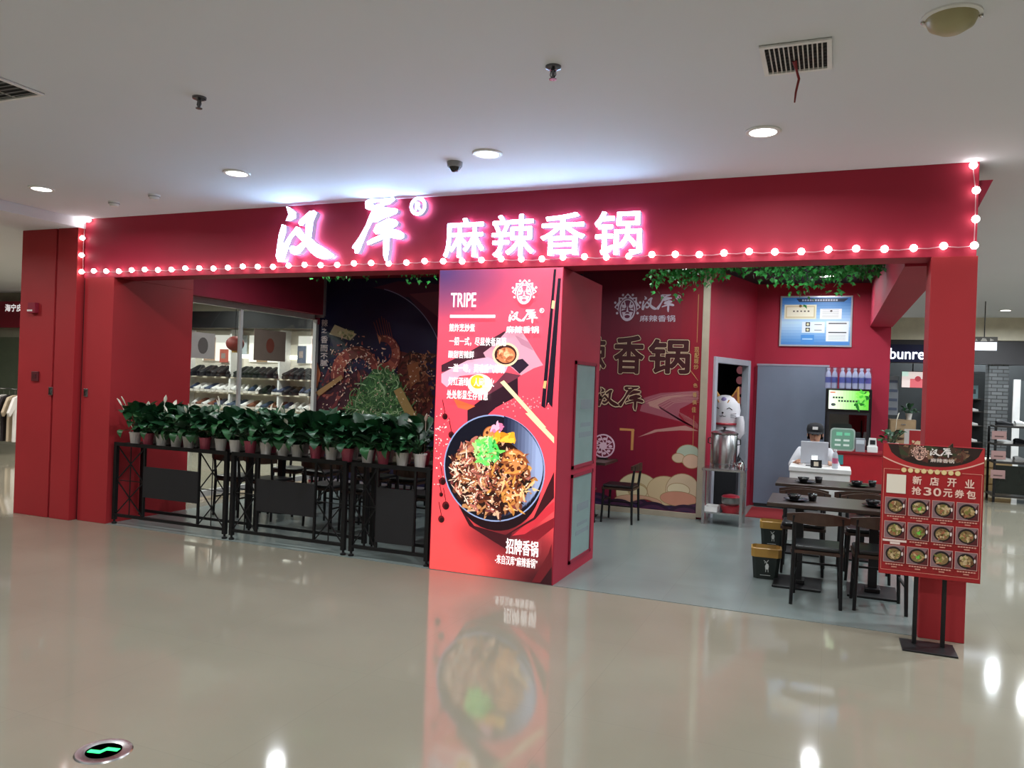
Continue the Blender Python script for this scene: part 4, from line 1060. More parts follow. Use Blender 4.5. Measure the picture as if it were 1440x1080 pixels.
def bottle_meshes(mb, ml, mc):
    return (G().lathe([(.001, 0), (.03, 0), (.032, .01), (.032, .13), (.026, .165), (.013, .19), (.013, .2), (.001, .2)], 12).mesh('bottle', mb), G().lathe([(.0325, .06), (.0325, .12)], 12).mesh('label_band', ml), G().lathe([(.001, .2), (.016, .2), (.016, .22), (.001, .22)], 10).mesh('cap', mc))
BMS = bottle_meshes(BT, BL, BC)
WRAP = glass_mat('plastic_wrap', (.92, .93, .98), .15)
def pack(label, x, nx, ny):
    t = thing('water_pack', label, 'bottle pack', (x, 5.5, 1.784)); t.scale = (1.18, 1.18, 1.28)
    for i in range(nx):
        for j in range(ny):
            b = place('bottle', BMS[0], t, ((i - (nx - 1) / 2) * .068, (j - (ny - 1) / 2) * .068, .002)); place('label_band', BMS[1], b); place('cap', BMS[2], b)
    G().box(-nx * .034 - .005, -ny * .034 - .005, .0, nx * .034 + .005, ny * .034 + .005, .232).build('wrap', WRAP, t, bevel=.01)
pack('shrink-wrapped pack of blue-labelled water bottles on top of the fridge', .30, 5, 4)
pack('small clear bag of water bottles at the edge of the fridge top', .0, 2, 3)

t = thing('red_counter', 'red service counter in front of the drinks fridge', 'counter', (0, 0, FZ))
G().box(0, 4.42, 0, .95, 4.85, .96).build('body', mat('counter_red', '#b01c28', .4), t, bevel=.004)
G().box(-.01, 4.40, .96, .96, 4.87, .99).build('counter_top', mat('counter_top_red', '#8a1a24', .35), t, bevel=.004)
G().box(.02, 4.413, .82, .17, 4.42, .94).build('teal_notice', mat('teal_card', '#3c8c8c', .5), t)
t = thing('payment_sign', 'rounded pale green tabletop sign with white text blocks on the red counter', 'sign', (.155, 4.46, .99 + FZ))
def rrect(w, z0, z1, r): 
    P = []
    for cx_, cz_, a in ((w - r, z1 - r, 0), (-w + r, z1 - r, PI / 2), (-w + r, z0 + r, PI), (w - r, z0 + r, 1.5 * PI)):
        P += [(cx_ + r * math.cos(a + k * PI / 8), cz_ + r * math.sin(a + k * PI / 8)) for k in range(5)]
    return P
G().prism(rrect(.145, .0, .285, .045), 0, .02).build('plate', mat('sign_rim', '#a8bab2', .4), t)
p_ = Print(-.001)
p_.poly('#6e9884', rrect(.128, .018, .268, .035)).poly('#78d0a8', rect(-.075, .19, -.005, .235)).poly('#78d0a8', rect(.02, .195, .085, .23))
for r_ in range(2):
    for c_ in range(2): p_.poly('#d0e0d8', rect(-.09 + c_ * .10, .06 + r_ * .06, -.02 + c_ * .10, .085 + r_ * .06))
p_.build('face_print', PRINTB, t)
t = thing('tissue_box', 'grey patterned box next to the pale green sign on the red counter', 'box', (.36, 4.47, .99 + FZ))
G().box(-.055, -.04, 0, .055, .04, .17).build('carton', mat('grey_carton', '#8c9098', .6), t, bevel=.004)
G().box(-.045, -.0415, .10, .045, -.04, .15).build('print', mat('carton_print', '#c8d0d8', .6), t)
t = thing('card_reader', 'white and black handheld till on the red counter beside the plant', 'till', (.50, 4.47, .99 + FZ))
G().box(-.06, -.05, 0, .06, .05, .08).build('base', WHITEP, t, bevel=.008)
G().prism([(-.05, .08), (.05, .08), (.04, .18), (-.04, .18)], -.02, .02).build('head', WHITEP, t); G().box(-.03, -.024, .10, .03, -.02, .155).build('screen', BLACKP, t)
plant(.74, 4.62, .99 + FZ, 0, 'bushy potted plant at the end of the red counter behind the menu stand', None, random.Random(12), 26, .85, 1)

# ------------------------------------------------------------------ cashier desk, till screen, person
t = thing('cashier_desk', 'white cashier desk with panelled front', 'desk', (-.09, 3.3, FZ))
G().box(-.33, 0, .80, .33, .52, .85).build('top', WHITEP, t, bevel=.005)
G().box(-.32, .02, 0, .32, .04, .80).build('front_panel', WHITEP, t); G().box(-.32, .04, 0, -.29, .5, .80).build('side_panel', WHITEP, t); G().box(.29, .04, 0, .32, .5, .80).build('side_panel', WHITEP, t)
t = thing('till_monitor', 'pale back of a till monitor on the cashier desk', 'monitor', (-.155, 3.52, .85 + FZ))
G().box(-.15, 0, .03, .15, .02, .29).build('screen', mat('monitor_shell', '#b9bcc4', .4), t, bevel=.006)
G().box(-.09, -.02, 0, .09, .10, .012).box(-.03, .0, .012, .03, .02, .05).build('stand', GREYP, t)
t = thing('phone_display', 'small lit phone standing on the cashier desk', 'phone', (-.15, 3.40, .85 + FZ))
G().box(-.035, 0, 0, .035, .012, .14).build('shell', WHITEP, t); G().box(-.03, -.002, .03, .03, 0, .13).build('screen', mat('phone_screen', (.75, .9, 1), .3, emit=2.2), t)
t = thing('card_holder', 'black card holder with a blank white card on the cashier desk', 'card holder', (-.13, 3.345, .85 + FZ))
G().box(-.06, 0, 0, .06, .02, .09).build('holder', BLACKP, t); G().box(-.025, -.002, .02, .025, 0, .07).build('card', CREAM, t)
t = thing('water_bottle', 'single clear water bottle with pink label on the cashier desk', 'bottle', (.07, 3.42, .85 + FZ))
m3 = bottle_meshes(mat('clear_bottle', '#b8bcc4', .1), mat('pink_label', '#b85878', .4), mat('white_cap', '#e8e8ec', .4))
for nm, me in zip(('body', 'label_band', 'cap'), m3): place(nm, me, t)

def skinned(name, J, E_, m, parent, root, sub=2):
    me = bpy.data.meshes.new(name); ks = list(J); me.from_pydata([J[k][0] for k in ks], [(ks.index(a), ks.index(b)) for a, b in E_], [])
    me.materials.append(m)
    o = bpy.data.objects.new(name, me); C.objects.link(o); o.parent = parent
    md = o.modifiers.new('skin', 'SKIN'); md.use_smooth_shade = True
    if not me.skin_vertices: 
        bpy.context.view_layer.objects.active = o
    sv = me.skin_vertices[0].data if me.skin_vertices else None
    if sv:
        for i, k in enumerate(ks):
            r_ = J[k][1]; sv[i].radius = r_ if isinstance(r_, tuple) else (r_, r_); sv[i].use_root = (k == root)
    s = o.modifiers.new('sub', 'SUBSURF'); s.levels = sub; s.render_levels = sub
    return o
pe = thing('person', 'person in white shirt and black cap seated behind the cashier desk, looking down', 'person', (-.16, 4.05, FZ))
J = {'pelvis': ((0, .02, .56), (.15, .12)), 'belly': ((0, .0, .72), (.13, .11)), 'chest': ((0, -.03, .92), (.15, .11)), 'neck0': ((0, -.04, 1.03), .055), 'neck': ((0, -.07, 1.09), .048),
     'jaw': ((0, -.11, 1.14), (.06, .07)), 'head': ((0, -.11, 1.21), (.078, .092)), 'crown': ((0, -.10, 1.28), (.065, .075))}
E_ = [('pelvis', 'belly'), ('belly', 'chest'), ('chest', 'neck0'), ('neck0', 'neck'), ('neck', 'jaw'), ('jaw', 'head'), ('head', 'crown')]
for s, n in ((-1, 'l'), (1, 'r')):
    J.update({n + 'sh': ((s * .16, -.03, .98), .055), n + 'el': ((s * .25, -.10, .80), .042), n + 'wr': ((s * .17, -.33, .885), .027), n + 'pa': ((s * .155, -.39, .884), (.034, .017)),
              n + 'hip': ((s * .09, -.02, .53), .085), n + 'kn': ((s * .13, -.40, .52), .06), n + 'an': ((s * .13, -.34, .10), .04), n + 'to': ((s * .13, -.46, .04), (.04, .03))})
    E_ += [('chest', n + 'sh'), (n + 'sh', n + 'el'), (n + 'el', n + 'wr'), (n + 'wr', n + 'pa'), ('pelvis', n + 'hip'), (n + 'hip', n + 'kn'), (n + 'kn', n + 'an'), (n + 'an', n + 'to')]
skinned('body', J, E_, SKIN, pe, 'pelvis')
for s, n in ((-1, 'left'), (1, 'right')):       # fingers rooted inside the palm
    g_J = {'pm': ((s * .155, -.38, .884), .014)}; g_E = []
    for k, (dx, ln) in enumerate(((-.024, .062), (-.008, .072), (.008, .068), (.024, .052))):
        a, b_, c_ = 'a%d' % k, 'b%d' % k, 'c%d' % k
        g_J.update({a: ((s * .155 + dx, -.405, .884), .009), b_: ((s * .155 + dx * 1.15, -.405 - ln * .55, .888), .0085), c_: ((s * .155 + dx * 1.2, -.405 - ln, .872), .007)})
        g_E += [('pm', a), (a, b_), (b_, c_)]
    g_J.update({'t0': ((s * .155 - s * .03, -.375, .882), .010), 't1': ((s * .155 - s * .055, -.405, .878), .009), 't2': ((s * .155 - s * .06, -.435, .872), .0075)}); g_E += [('pm', 't0'), ('t0', 't1'), ('t1', 't2')]
    skinned('fingers', g_J, g_E, SKIN, pe, 'pm', 1)
J = {'hem': ((0, .02, .54), (.165, .135)), 'belly': ((0, .0, .72), (.15, .13)), 'chest': ((0, -.03, .92), (.17, .13)), 'collar': ((0, -.04, 1.03), .072)}
E_ = [('hem', 'belly'), ('belly', 'chest'), ('chest', 'collar')]
for s, n in ((-1, 'l'), (1, 'r')):
    J.update({n + 'sh': ((s * .165, -.03, .985), .072), n + 'el': ((s * .25, -.10, .80), .060), n + 'cuff': ((s * .225, -.20, .845), .050)})
    E_ += [('chest', n + 'sh'), (n + 'sh', n + 'el'), (n + 'el', n + 'cuff')]
skinned('shirt', J, E_, SHIRT, pe, 'belly')
J = {'w': ((0, .02, .55), (.16, .135))}; E_ = []
for s, n in ((-1, 'l'), (1, 'r')):
    J.update({n + 'hip': ((s * .09, -.02, .53), .098), n + 'kn': ((s * .13, -.40, .52), .075), n + 'an': ((s * .13, -.345, .14), .055)}); E_ += [('w', n + 'hip'), (n + 'hip', n + 'kn'), (n + 'kn', n + 'an')]
skinned('trousers', J, E_, BLACKC, pe, 'w')
cap = G().lathe([(.098, 0), (.102, .03), (.092, .075), (.06, .105), (.001, .115)], 22)
cap.v = [(x, y * 1.12 - .105, z + 1.235) for x, y, z in cap.v]; cap = cap.build('cap', BLACKC, pe, smooth=True)
vs = []; fs = []
for i in range(9):
    a = PI + PI * i / 8; vs += [(.098 * math.cos(a), -.105 + .108 * math.sin(a), 1.24), (.09 * math.cos(a), -.105 + .19 * math.sin(a), 1.215 - .0)]
for i in range(8): fs.append((2 * i, 2 * i + 1, 2 * i + 3, 2 * i + 2))
br = G().add(vs, fs).build('brim', BLACKC, cap); md = br.modifiers.new('thick', 'SOLIDIFY'); md.thickness = .006
G().box(-.03, -.224, 1.265, .03, -.219, 1.30).build('cap_badge', WHITEP, cap)
for s in (-1, 1):
    G().ball((s * .032, -.192, 1.205), .011, 10, 7).build('eye', mat('eye_dark', '#1c1412', .3), pe)
    G().ball((s * .088, -.10, 1.195), .022, 10, 7, (.35, .7, 1)).build('ear', SKIN, pe)
G().ball((0, -.20, 1.178), .016, 10, 7, (.7, 1, 1.2)).build('nose', SKIN, pe)
G().ball((0, -.178, 1.138), .02, 10, 6, (1.1, .5, .25)).build('mouth', mat('lips', '#8a4a44', .5), pe)
hr = G().lathe([(.088, 1.14), (.094, 1.20), (.094, 1.25)], 18); hr.v = [(x, y * 1.05 - .085, z) for x, y, z in hr.v if True]
hr.f = [q for q in hr.f if sum(hr.v[i][1] for i in q) / len(q) > -.10 and len(q) == 4]; hr.build('hair', BLACKC, pe)
t = thing('stool', 'dark stool under the person at the cashier desk', 'stool', (-.16, 4.09, FZ))
G().lathe([(.001, .40), (.15, .40), (.16, .42), (.15, .44), (.001, .44)], 20).build('seat', BSEAT, t)
for k in range(4): a = PI / 4 + k * PI / 2; G().tube([(.11 * math.cos(a), .11 * math.sin(a), .40), (.15 * math.cos(a), .15 * math.sin(a), 0)], .012, 7).build('leg', BLACKM, t)

# ------------------------------------------------------------------ red menu stand in front of the right column
ms = thing('menu_stand', 'red freestanding menu board with twelve dish photos on two black posts', 'sign stand', (0, 0, 0))
MX0, MX1, MZ0, MZ1, MY = .347, .962, .473, 1.377, -.25
G().box(MX0, MY, MZ0, MX1, MY + .02, MZ1).build('board', mat('menu_red', '#9c1c22', .4), ms, bevel=.003)
for x in (.585, .757): G().bar((x, MY + .035, .01), (x, MY + .035, 1.2), .026).build('post', BLACKM, ms)
G().slab([(.50, -.40), (.83, -.40), (.83, -.13), (.50, -.13)], 0, .012).build('base', BLACKM, ms, bevel=.003)
p_ = Print(MY - .0012); W_, H_ = MX1 - MX0, MZ1 - MZ0
U = lambda u, v: (MX0 + u * W_, MZ0 + v * H_)
p_.poly('#a81e24', rect(MX0 + .004, MZ0 + .004, MX1 - .004, MZ1 - .004))
arc = [U(.04 + .92 * i / 24, 1 - .165 * (1 - ((i - 12) / 12) ** 2) ** .55 if abs(i - 12) < 12 else 1) for i in range(25)]
arc = [(x, min(z, MZ1 - .005)) for x, z in arc]
arc2 = [U(.006 + .988 * i / 24, 1 - .10 - .085 * (1 - ((i - 12) / 12) ** 2)) for i in range(25)]
arcw = [U(.006 + .988 * i / 24, 1 - .11 - .085 * (1 - ((i - 12) / 12) ** 2)) for i in range(25)]
p_.poly('#e8b8a8', [U(.006, .994)] + arcw + [U(.994, .994)]).poly('#b82c30', [U(.006, .994)] + arc2 + [U(.994, .994)])
arc3 = [U(.05 + .93 * i / 24, max(.82, .995 - .155 * math.sqrt(max(0, 1 - ((i - 12) / 12) ** 2)))) for i in range(25)]
p_.poly('#2c1c18', arc3 if True else arc)
p_.blobs(60, lambda rd: U(rd.uniform(.2, .85), rd.uniform(.90, .98)), ['#4a3428', '#3a4028', '#6a4a38', '#5a2c24', '#241814', '#8a6a50'], .02, 31, 2.5)
mk = U(.37, .935); mask_mark(p_, '#e0b4a4', '#4a2c28', (mk[0] - .055, mk[1] - .05, mk[0] + .055, mk[1] + .055))
a, b = U(.47, .915), U(.69, .985); name_mark(p_, '#f4ece8', (a[0], a[1], b[0], b[1]))
a, b = U(.48, .875), U(.71, .905); p_.text('#e8d8d0', '麻辣香锅', (a[0], a[1], b[0], b[1]), .0005)
for k in range(9): c_ = U(.22 + k * .066, .803); p_.poly('#c89a60', ell(c_[0], c_[1], .0175, None, 16)).poly('#ecd49c', ell(c_[0], c_[1], .015, None, 16))
L_ = '#e09a88'
p_.line(L_, [U(.02, .805), U(.18, .805)], .003).line(L_, [U(.79, .805), U(.98, .805), U(.98, .035), U(.02, .035), U(.02, .805)], .003)
p_.poly('#efe6d6', rect(*U(.05, .622), *U(.245, .765)))     # blank code card
PK = '#f4cfc0'
for i, ch in enumerate('新店开业'): a, b = U(.31 + i * .17, .700), U(.40 + i * .17, .764); p_.text(PK, ch, (a[0], a[1], b[0], b[1]), .0016)
for i, ch in enumerate('抢30元券包'):
    w = (.105, .085, .085, .10, .10, .10); x = .305 + sum(w[:i]) * 1.12
    a, b = U(x, .622), U(x + w[i] * .9, .684); p_.text(PK, ch, (a[0], a[1], b[0], b[1]), .0016)
for r_ in range(3):
    for c_ in range(4):
        u0 = .045 + c_ * .235; v1 = .588 - r_ * .182
        a, b = U(u0, v1 - .125), U(u0 + .205, v1)
        p_.poly('#d8a8a0', rect(a[0] - .003, a[1] - .003, b[0] + .003, b[1] + .003)).poly('#8a6c70', rect(*a, *b)).poly('#5a2024', [(b[0], a[1]), (b[0], b[1]), ((a[0] + b[0]) / 2, a[1])])
        cx_, cz_ = (a[0] + b[0]) / 2, (a[1] + b[1]) / 2
        p_.poly('#1a1010', ell(cx_, cz_, .052, .050, 22)).poly('#8a7048', ell(cx_, cz_ - .002, .041, .038, 20))
        p_.blobs(24, disc_area(cx_, cz_ - .002, .036, .032), ['#b89a68', '#8a9048', '#c8b080', '#6a4828', '#a86848', '#7a7838', '#d0b890'], .008, 40 + r_ * 4 + c_, 2)
        if (r_, c_) in ((0, 1), (1, 1), (2, 1)): p_.blobs(5, disc_area(cx_ + .004, cz_ - .004, .015, .012), ['#50a830', '#70c848'], .007, 77, 2)
        p_.poly('#ece0dc', ell(b[0] - .012, cz_ + .004, .006, .014, 8))
        if (r_, c_) == (1, 0): p_.poly('#f0d8d0', rect(*U(u0 - .015, v1 - .153), *U(u0 + .225, v1 - .137))).poly('#f0d8d0', rect(*U(u0 + .06, v1 - .172), *U(u0 + .16, v1 - .155)))
        else:
            for k in range(7): p_.poly('#d89888', rect(*U(u0 + .02 + k * .026, v1 - .148), *U(u0 + .04 + k * .026, v1 - .138)))
            p_.poly('#d08878', rect(*U(u0 + .08, v1 - .166), *U(u0 + .135, v1 - .156)))
p_.build('menu_print', PRINT, ms)

# ------------------------------------------------------------------ ivy garlands
def ivy(name, label, p0, p1, n, hang, seed):
    rd = random.Random(seed); g = G()
    p0, p1 = Vector(p0), Vector(p1)
    shape = [(0, 0), (.35, .5), (.5, .1), (1, 0), (.5, -.1), (.35, -.5)]
    for i in range(n):
        t = rd.random(); p = p0.lerp(p1, t) + Vector((rd.gauss(0, .04), rd.gauss(0, .10), -abs(rd.gauss(0, hang * (.35 + .65 * abs(math.sin(t * 5 + seed)))))))
        s = rd.uniform(.035, .075); a, b, c = rd.uniform(0, 6.3), rd.uniform(.4, 1.8), rd.uniform(-.6, .6)
        M_ = Matrix.Rotation(a, 3, 'Z') @ Matrix.Rotation(b, 3, 'Y') @ Matrix.Rotation(c, 3, 'X')
        g.add([p + M_ @ Vector((x * s, y * s, .12 * s * abs(y))) for x, y in shape], [(0, 1, 2), (2, 1, 3), (0, 2, 5), (2, 3, 4), (2, 4, 5)])
    g2 = [p0.lerp(p1, k / 12) + Vector((0, 0, -.03 * math.sin(k))) for k in range(13)]
    g.tube(g2, .008, 5)
    tag(g.build(name, IVY), label, 'ivy', None, 'stuff')
ivy('ivy_garland', 'green ivy hanging from the ceiling before the red rear wall', (-1.95, 2.5, 3.22), (.46, 2.5, 3.18), 2600, .17, 1)
ivy('ivy_garland', 'green ivy trailing along the ceiling above the food mural', (-6.6, 2.5, 3.24), (-4.3, 2.5, 3.22), 1100, .10, 4)

# ------------------------------------------------------------------ ceiling fixtures
RINGM = G().lathe([(.085, 0), (.11, 0), (.112, -.006), (.105, -.012), (.085, -.012), (.085, 0)], 24).mesh('trim_ring', WHITEP)
LENSM = G().lathe([(.001, -.004), (.085, -.004), (.085, -.001), (.001, -.001)], 24).mesh('lens', LENS)
def downlight(x, y, z, label, w, col=(.975, .99, 1.0), group='round downlights of the mall ceiling', r=.085):
    t = thing('downlight', label, 'downlight', (x, y, z), 0, group)
    place('trim_ring', RINGM, t); place('lens', LENSM, t)
    L = bpy.data.lights.new('downlight_lamp', 'AREA'); L.shape = 'DISK'; L.size = .15; L.energy = w; L.color = col; L.spread = math.radians(166)
    o = bpy.data.objects.new('downlight_lamp', L); C.objects.link(o); o.parent = t; o.location = (0, 0, -.016)
for x, y in ((-6.876, -1.19), (-4.612, -1.15), (-2.363, -1.1), (-.455, -1.07), (1.9, -1.05), (4.5, -1.05), (-5.7, -4.6), (-3.4, -4.6), (-1.1, -4.6), (1.2, -4.6), (3.6, -4.6), (-6.9, -8.2), (-4.6, -8.2), (-2.3, -8.2), (0, -8.2), (2.4, -8.2), (-4, -11.6), (0, -11.6), (4, -11.6), (6.8, -4.6), (6.8, -8.2)):
    lab = {-6.876: 'round downlight nearest the red cladding panels and smoke detectors', -4.612: 'round downlight before the brush-script shop name', -2.363: 'round downlight next to the dome security camera', -.455: 'round downlight nearest the ribboned air vent'}.get(x, 'round white downlight in the plain mall ceiling')
    downlight(x, y, 3.36, lab, DOWNLIGHT_W)
for x, y in ((2.3, .9), (2.95, 3.0), (2.6, 4.9), (2.92, 7.0), (2.91, 10.4), (2.91, 13.3), (5.5, 4.5), (5.5, 9), (8, 6.5)):  # some of these are added out of view to brighten the corridor
    downlight(x, y, 3.36, 'round downlight in the corridor beside the shoe shop', DOWNLIGHT_W * 2.3, (.86, .94, 1.0), 'corridor downlights')
for x, y in ((-9.8, -1.5), (-11.5, 1.2), (-14.2, 2.6), (-10.2, -5), (-13.5, -4), (-15.5, -.5)):
    downlight(x, y, 3.255, 'round downlight in the lower ceiling by the clothes shop', DOWNLIGHT_W * 1.5, (1, .95, .9), 'clothes shop side downlights')
for x, y in ((-6.4, 1.9), (-4.4, 1.9), (-2.6, 2.2), (-.6, 1.6), (-.3, 3.7), (-1.3, 3.3), (-.1, 5.1)):  # the last one is added to brighten the red rear wall
    downlight(x, y, 3.30, 'small lamp in the dark restaurant ceiling', INNER_W, (.92, .97, 1.0), 'restaurant ceiling lamps')

def vent(label, x0, y0, x1, y1, n, z=3.36, cross=True):
    t = thing('air_vent', label, 'air vent', ((x0 + x1) / 2, (y0 + y1) / 2, z))
    w, d = (x1 - x0) / 2, (y1 - y0) / 2; f = .022
    G().box(-w, -d, -.004, w, d, -.001).build('backing', DARK, t)
    G().box(-w, -d, -.014, w, -d + f, 0).box(-w, d - f, -.014, w, d, 0).box(-w, -d + f, -.014, -w + f, d - f, 0).box(w - f, -d + f, -.014, w, d - f, 0).build('frame', WHITEP, t)
    for i in range(n):
        x = -w + f + (2 * w - 2 * f) * (i + 1) / (n + 1)
        G().box(x - .003, -d + f, -.012, x + .003, d - f, -.005).build('slat', mat('vent_slat', '#c8c6c0', .5), t)
    if cross:
        for i in range(7):
            y = -d + f + (2 * d - 2 * f) * (i + 1) / 8
            G().box(-w + f, y - .002, -.009, w - f, y + .002, -.005).build('cross_slat', mat('vent_cross', '#3a3a38', .6), t)
    return t
v = vent('white slatted air vent with a red ribbon hanging from it', -.375, -2.36, -.05, -2.0, 12)
G().tube([(-.01, .02, -.014), (.0, .05, -.05), (.012, .06, -.09), (.0, .05, -.16), (-.004, .05, -.21)], [.012, .006, .007, .006, .004], 6).build('ribbon', mat('red_ribbon', '#8a2a30', .6), v)
v = vent('dark slatted air vent in the mall ceiling over the walkway', -5.35, -3.25, -4.49, -2.95, 3, cross=True)
for k in range(6): G().box(-.40, -.12 + k * .043, -.013, .40, -.115 + k * .043, -.008).build('slat', GREYP, v)
def sprinkler(label, x, y):
    t = thing('sprinkler', label, 'sprinkler', (x, y, 3.36), 0, 'ceiling sprinklers')
    G().lathe([(.001, 0), (.042, 0), (.04, -.012), (.02, -.02), (.001, -.02)][::-1], 18).build('rosette', mat('dull_chrome', '#6c6c70', .25, metal=1), t)
    G().lathe([(.008, -.06), (.010, -.02)], 8).build('body', MATS['dull_chrome'], t)
    for s in (-1, 1): G().tube([(s * .012, 0, -.022), (s * .016, 0, -.045), (s * .004, 0, -.065)], .003, 5).build('yoke_arm', MATS['dull_chrome'], t)
    G().lathe([(.001, -.07), (.02, -.07), (.02, -.066), (.001, -.066)], 12).build('deflector', MATS['dull_chrome'], t)
sprinkler('chrome fire sprinkler hanging from the mall ceiling', -3.592, -2.62)
sprinkler('chrome fire sprinkler hanging from the mall ceiling', -1.398, -2.42)
t = thing('dome_camera', 'grey dome security camera on the ceiling before the fascia', 'camera', (-2.70, -.95, 3.36))
G().lathe([(.06, 0), (.058, -.03), (.05, -.04)][::-1], 20).build('housing', GREYP, t, smooth=True)
G().lathe([(.001, -.075), (.025, -.07), (.042, -.05), (.046, -.04)], 20).build('dome', mat('dark_dome', '#202024', .1), t, smooth=True)
for (x, y), lb_ in (((-6.66, -.58), 'pale smoke detector nearest the end of the string lights'), ((-5.99, -.71), 'pale smoke detector further along the ceiling from the string end')):
    t = thing('smoke_detector', lb_, 'smoke detector', (x, y, 3.36))
    G().lathe([(.001, -.045), (.035, -.045), (.05, -.02), (.055, 0)], 20).build('body', WHITEP, t, smooth=True)
    G().lathe([(.052, -.022), (.054, -.016)], 20).build('slot_ring', GREYP, t)
t = thing('ceiling_dome', 'large cream ceiling dome with chrome studs', 'ceiling lamp', (.43, -2.42, 3.36))
G().lathe([(.001, -.075), (.05, -.07), (.09, -.045), (.105, -.01), (.105, 0)], 26).build('dome', mat('cream_dome', '#a8a078', .35), t, smooth=True)
G().lathe([(.105, -.012), (.12, -.008), (.12, 0)], 26).build('ring', WHITEP, t)
for s in (-1, 1): G().ball((s * .112, 0, -.014), .010, 8, 6).build('stud', CHROME, t)

# ------------------------------------------------------------------ fittings on the red panels
for x, lb_ in ((-8.125, 'small metal latch on the groove between the red panels'), (-7.66, 'small metal latch on the edge of the red pier')):
    y = -.07 if x < -8 else 0
    t = thing('latch', lb_, 'latch', (x, y, 1.38)); G().box(-.03, -.012, 0, .03, 0, .09).build('plate', STEEL, t, bevel=.003); G().box(-.012, -.022, .02, .012, -.012, .06).build('bolt', CHROME, t)
t = thing('control_box', 'dark red box with pale slot high on the wide red panel', 'control box', (-8.43, -.07, 2.30))
G().box(-.06, -.05, 0, .06, 0, .12).build('case', DRED, t, bevel=.006); G().box(-.065, -.052, .02, .02, -.05, .04).build('slot', WHITEP, t)
t = thing('wall_switch', 'dark red square switch plate on the wide red panel', 'switch', (-8.38, -.07, 1.53))
G().box(-.055, -.02, 0, .055, 0, .11).build('plate', mat('switch_red', '#5a1820', .5), t, bevel=.005); G().box(-.03, -.024, .03, .03, -.02, .08).build('key', mat('switch_key', '#481018', .5), t)

# ------------------------------------------------------------------ floor exit light
t = thing('floor_exit_light', 'round steel floor light with a glowing green arrow', 'exit light', (-2.935, -3.71, 0), .25)
G().lathe([(.075, .004), (.08, .006), (.115, .006), (.12, 0)], 30).build('ring', STEEL, t, smooth=True)
G().lathe([(.001, .004), (.075, .004)], 26).build('glass', mat('black_glass', '#0a120c', .1), t)
ar = G().slab([(-.06, -.03), (0, -.03), (.012, .004), (.06, .004), (.06, .03), (0, .03), (-.012, -.004), (-.06, -.004)], .0045, .006)
ar.build('arrow', mat('green_glow', (.02, .8, .2), .4, emit=1.6), t)

# ------------------------------------------------------------------ shoes
def shoe_meshes(up, so):
    """low trainer: 0.27 long along x, heel at -x"""
    secs = [(-.13, .028, .075, .01), (-.11, .036, .095, 0), (-.06, .036, .095, 0), (-.02, .036, .085, 0), (.03, .040, .07, 0), (.08, .044, .055, 0), (.115, .036, .045, .004), (.135, .018, .032, .010)]
    vs = []; fs = []; n = 10
    for x, w, h, z0 in secs:
        for k in range(n):
            a = PI * k / (n - 1); vs.append((x, -w * math.cos(a), .022 + z0 + (h - .022) * math.sin(a) ** .7))
    for i in range(len(secs) - 1):
        for k in range(n - 1): fs.append((i * n + k, i * n + k + 1, (i + 1) * n + k + 1, (i + 1) * n + k))
        fs.append((i * n + n - 1, i * n, (i + 1) * n, (i + 1) * n + n - 1))
    fs += [tuple(range(n)), tuple(range((len(secs) - 1) * n, len(secs) * n))[::-1]]
    u = G().add(vs, fs).mesh('upper', up); u.polygons.foreach_set('use_smooth', [True] * len(u.polygons))
    P = [(x, -w - .004) for x, w, h, z in secs] + [(x, w + .004) for x, w, h, z in secs[::-1]]
    s = G().slab(P, 0, .024).mesh('sole', so)
    return u, s
SW = mat('shoe_white', '#e4e4e2', .5); SK = mat('shoe_black', '#16161a', .5); SB = mat('shoe_blue', '#3a4660', .5); SR = mat('shoe_brown', '#7a4a38', .5); SS = mat('shoe_sole', '#d8d4cc', .6)
SHOES = {'white': shoe_meshes(SW, SS), 'black': shoe_meshes(SK, SK), 'blue': shoe_meshes(SB, SS), 'brown': shoe_meshes(SR, SS)}
def shoe(kind, label, group, loc, rz, s=1.0, sz=None):
    t = thing('shoe', label, 'shoe', loc, rz, group); t.scale = (s, s, sz or s)
    place('upper', SHOES[kind][0], t); place('sole', SHOES[kind][1], t)

# ------------------------------------------------------------------ shoe shop seen through the side window
SHW = mat('shop_white', '#e2dccd', .6)
struct('wall_shoe_shop', G().box(-14.5, 6.9, 0, -7.95, 7.0, 3.25), SHW, 'bright wall of the shop seen through the side window')
struct('trim_5', G().box(-14.0, 6.3, 2.62, -7.95, 6.42, 2.96), mat('shop_header_black', '#050508', .5), 'black header over the shoe shelves')
su = thing('shoe_shelf', 'white shelf unit of shoes with added glow panels behind the side window', 'shelf unit', (-10.9, 6.7, 0))
G().box(-1.9, .14, 0, 1.9, .18, 2.6).build('back_panel', SHW, su)
for z in (1.62, 1.30, .98, .66): G().box(-1.9, -.2, z - .03, 1.9, .14, z).build('shelf', mat('shelf_white', '#c9c0ae', .5), su)
for x in (-1.9, -.62, .62, 1.9): G().box(x - .02, -.2, 0, x + .02, .16, 2.6).build('upright', WHITEP, su)
G().box(-1.85, .125, 2.02, 1.85, .14, 2.10).build('added_glow_strip', mat('shelf_fill_glow', (1, .93, .8), .4, emit=3.0), su)  # glowing strip added to brighten the shelves
for i in range(3):
    x = (-1.25, 0, 1.25)[i]; G().box(x - .4, .10, 1.95 + .0, x + .4, .138, 2.5).build('added_glow_panel', mat('panel_fill_glow', (.85, .80, .72), .4, emit=.8), su)  # glowing panels added as a warm fill behind the shoes
rd = random.Random(8)
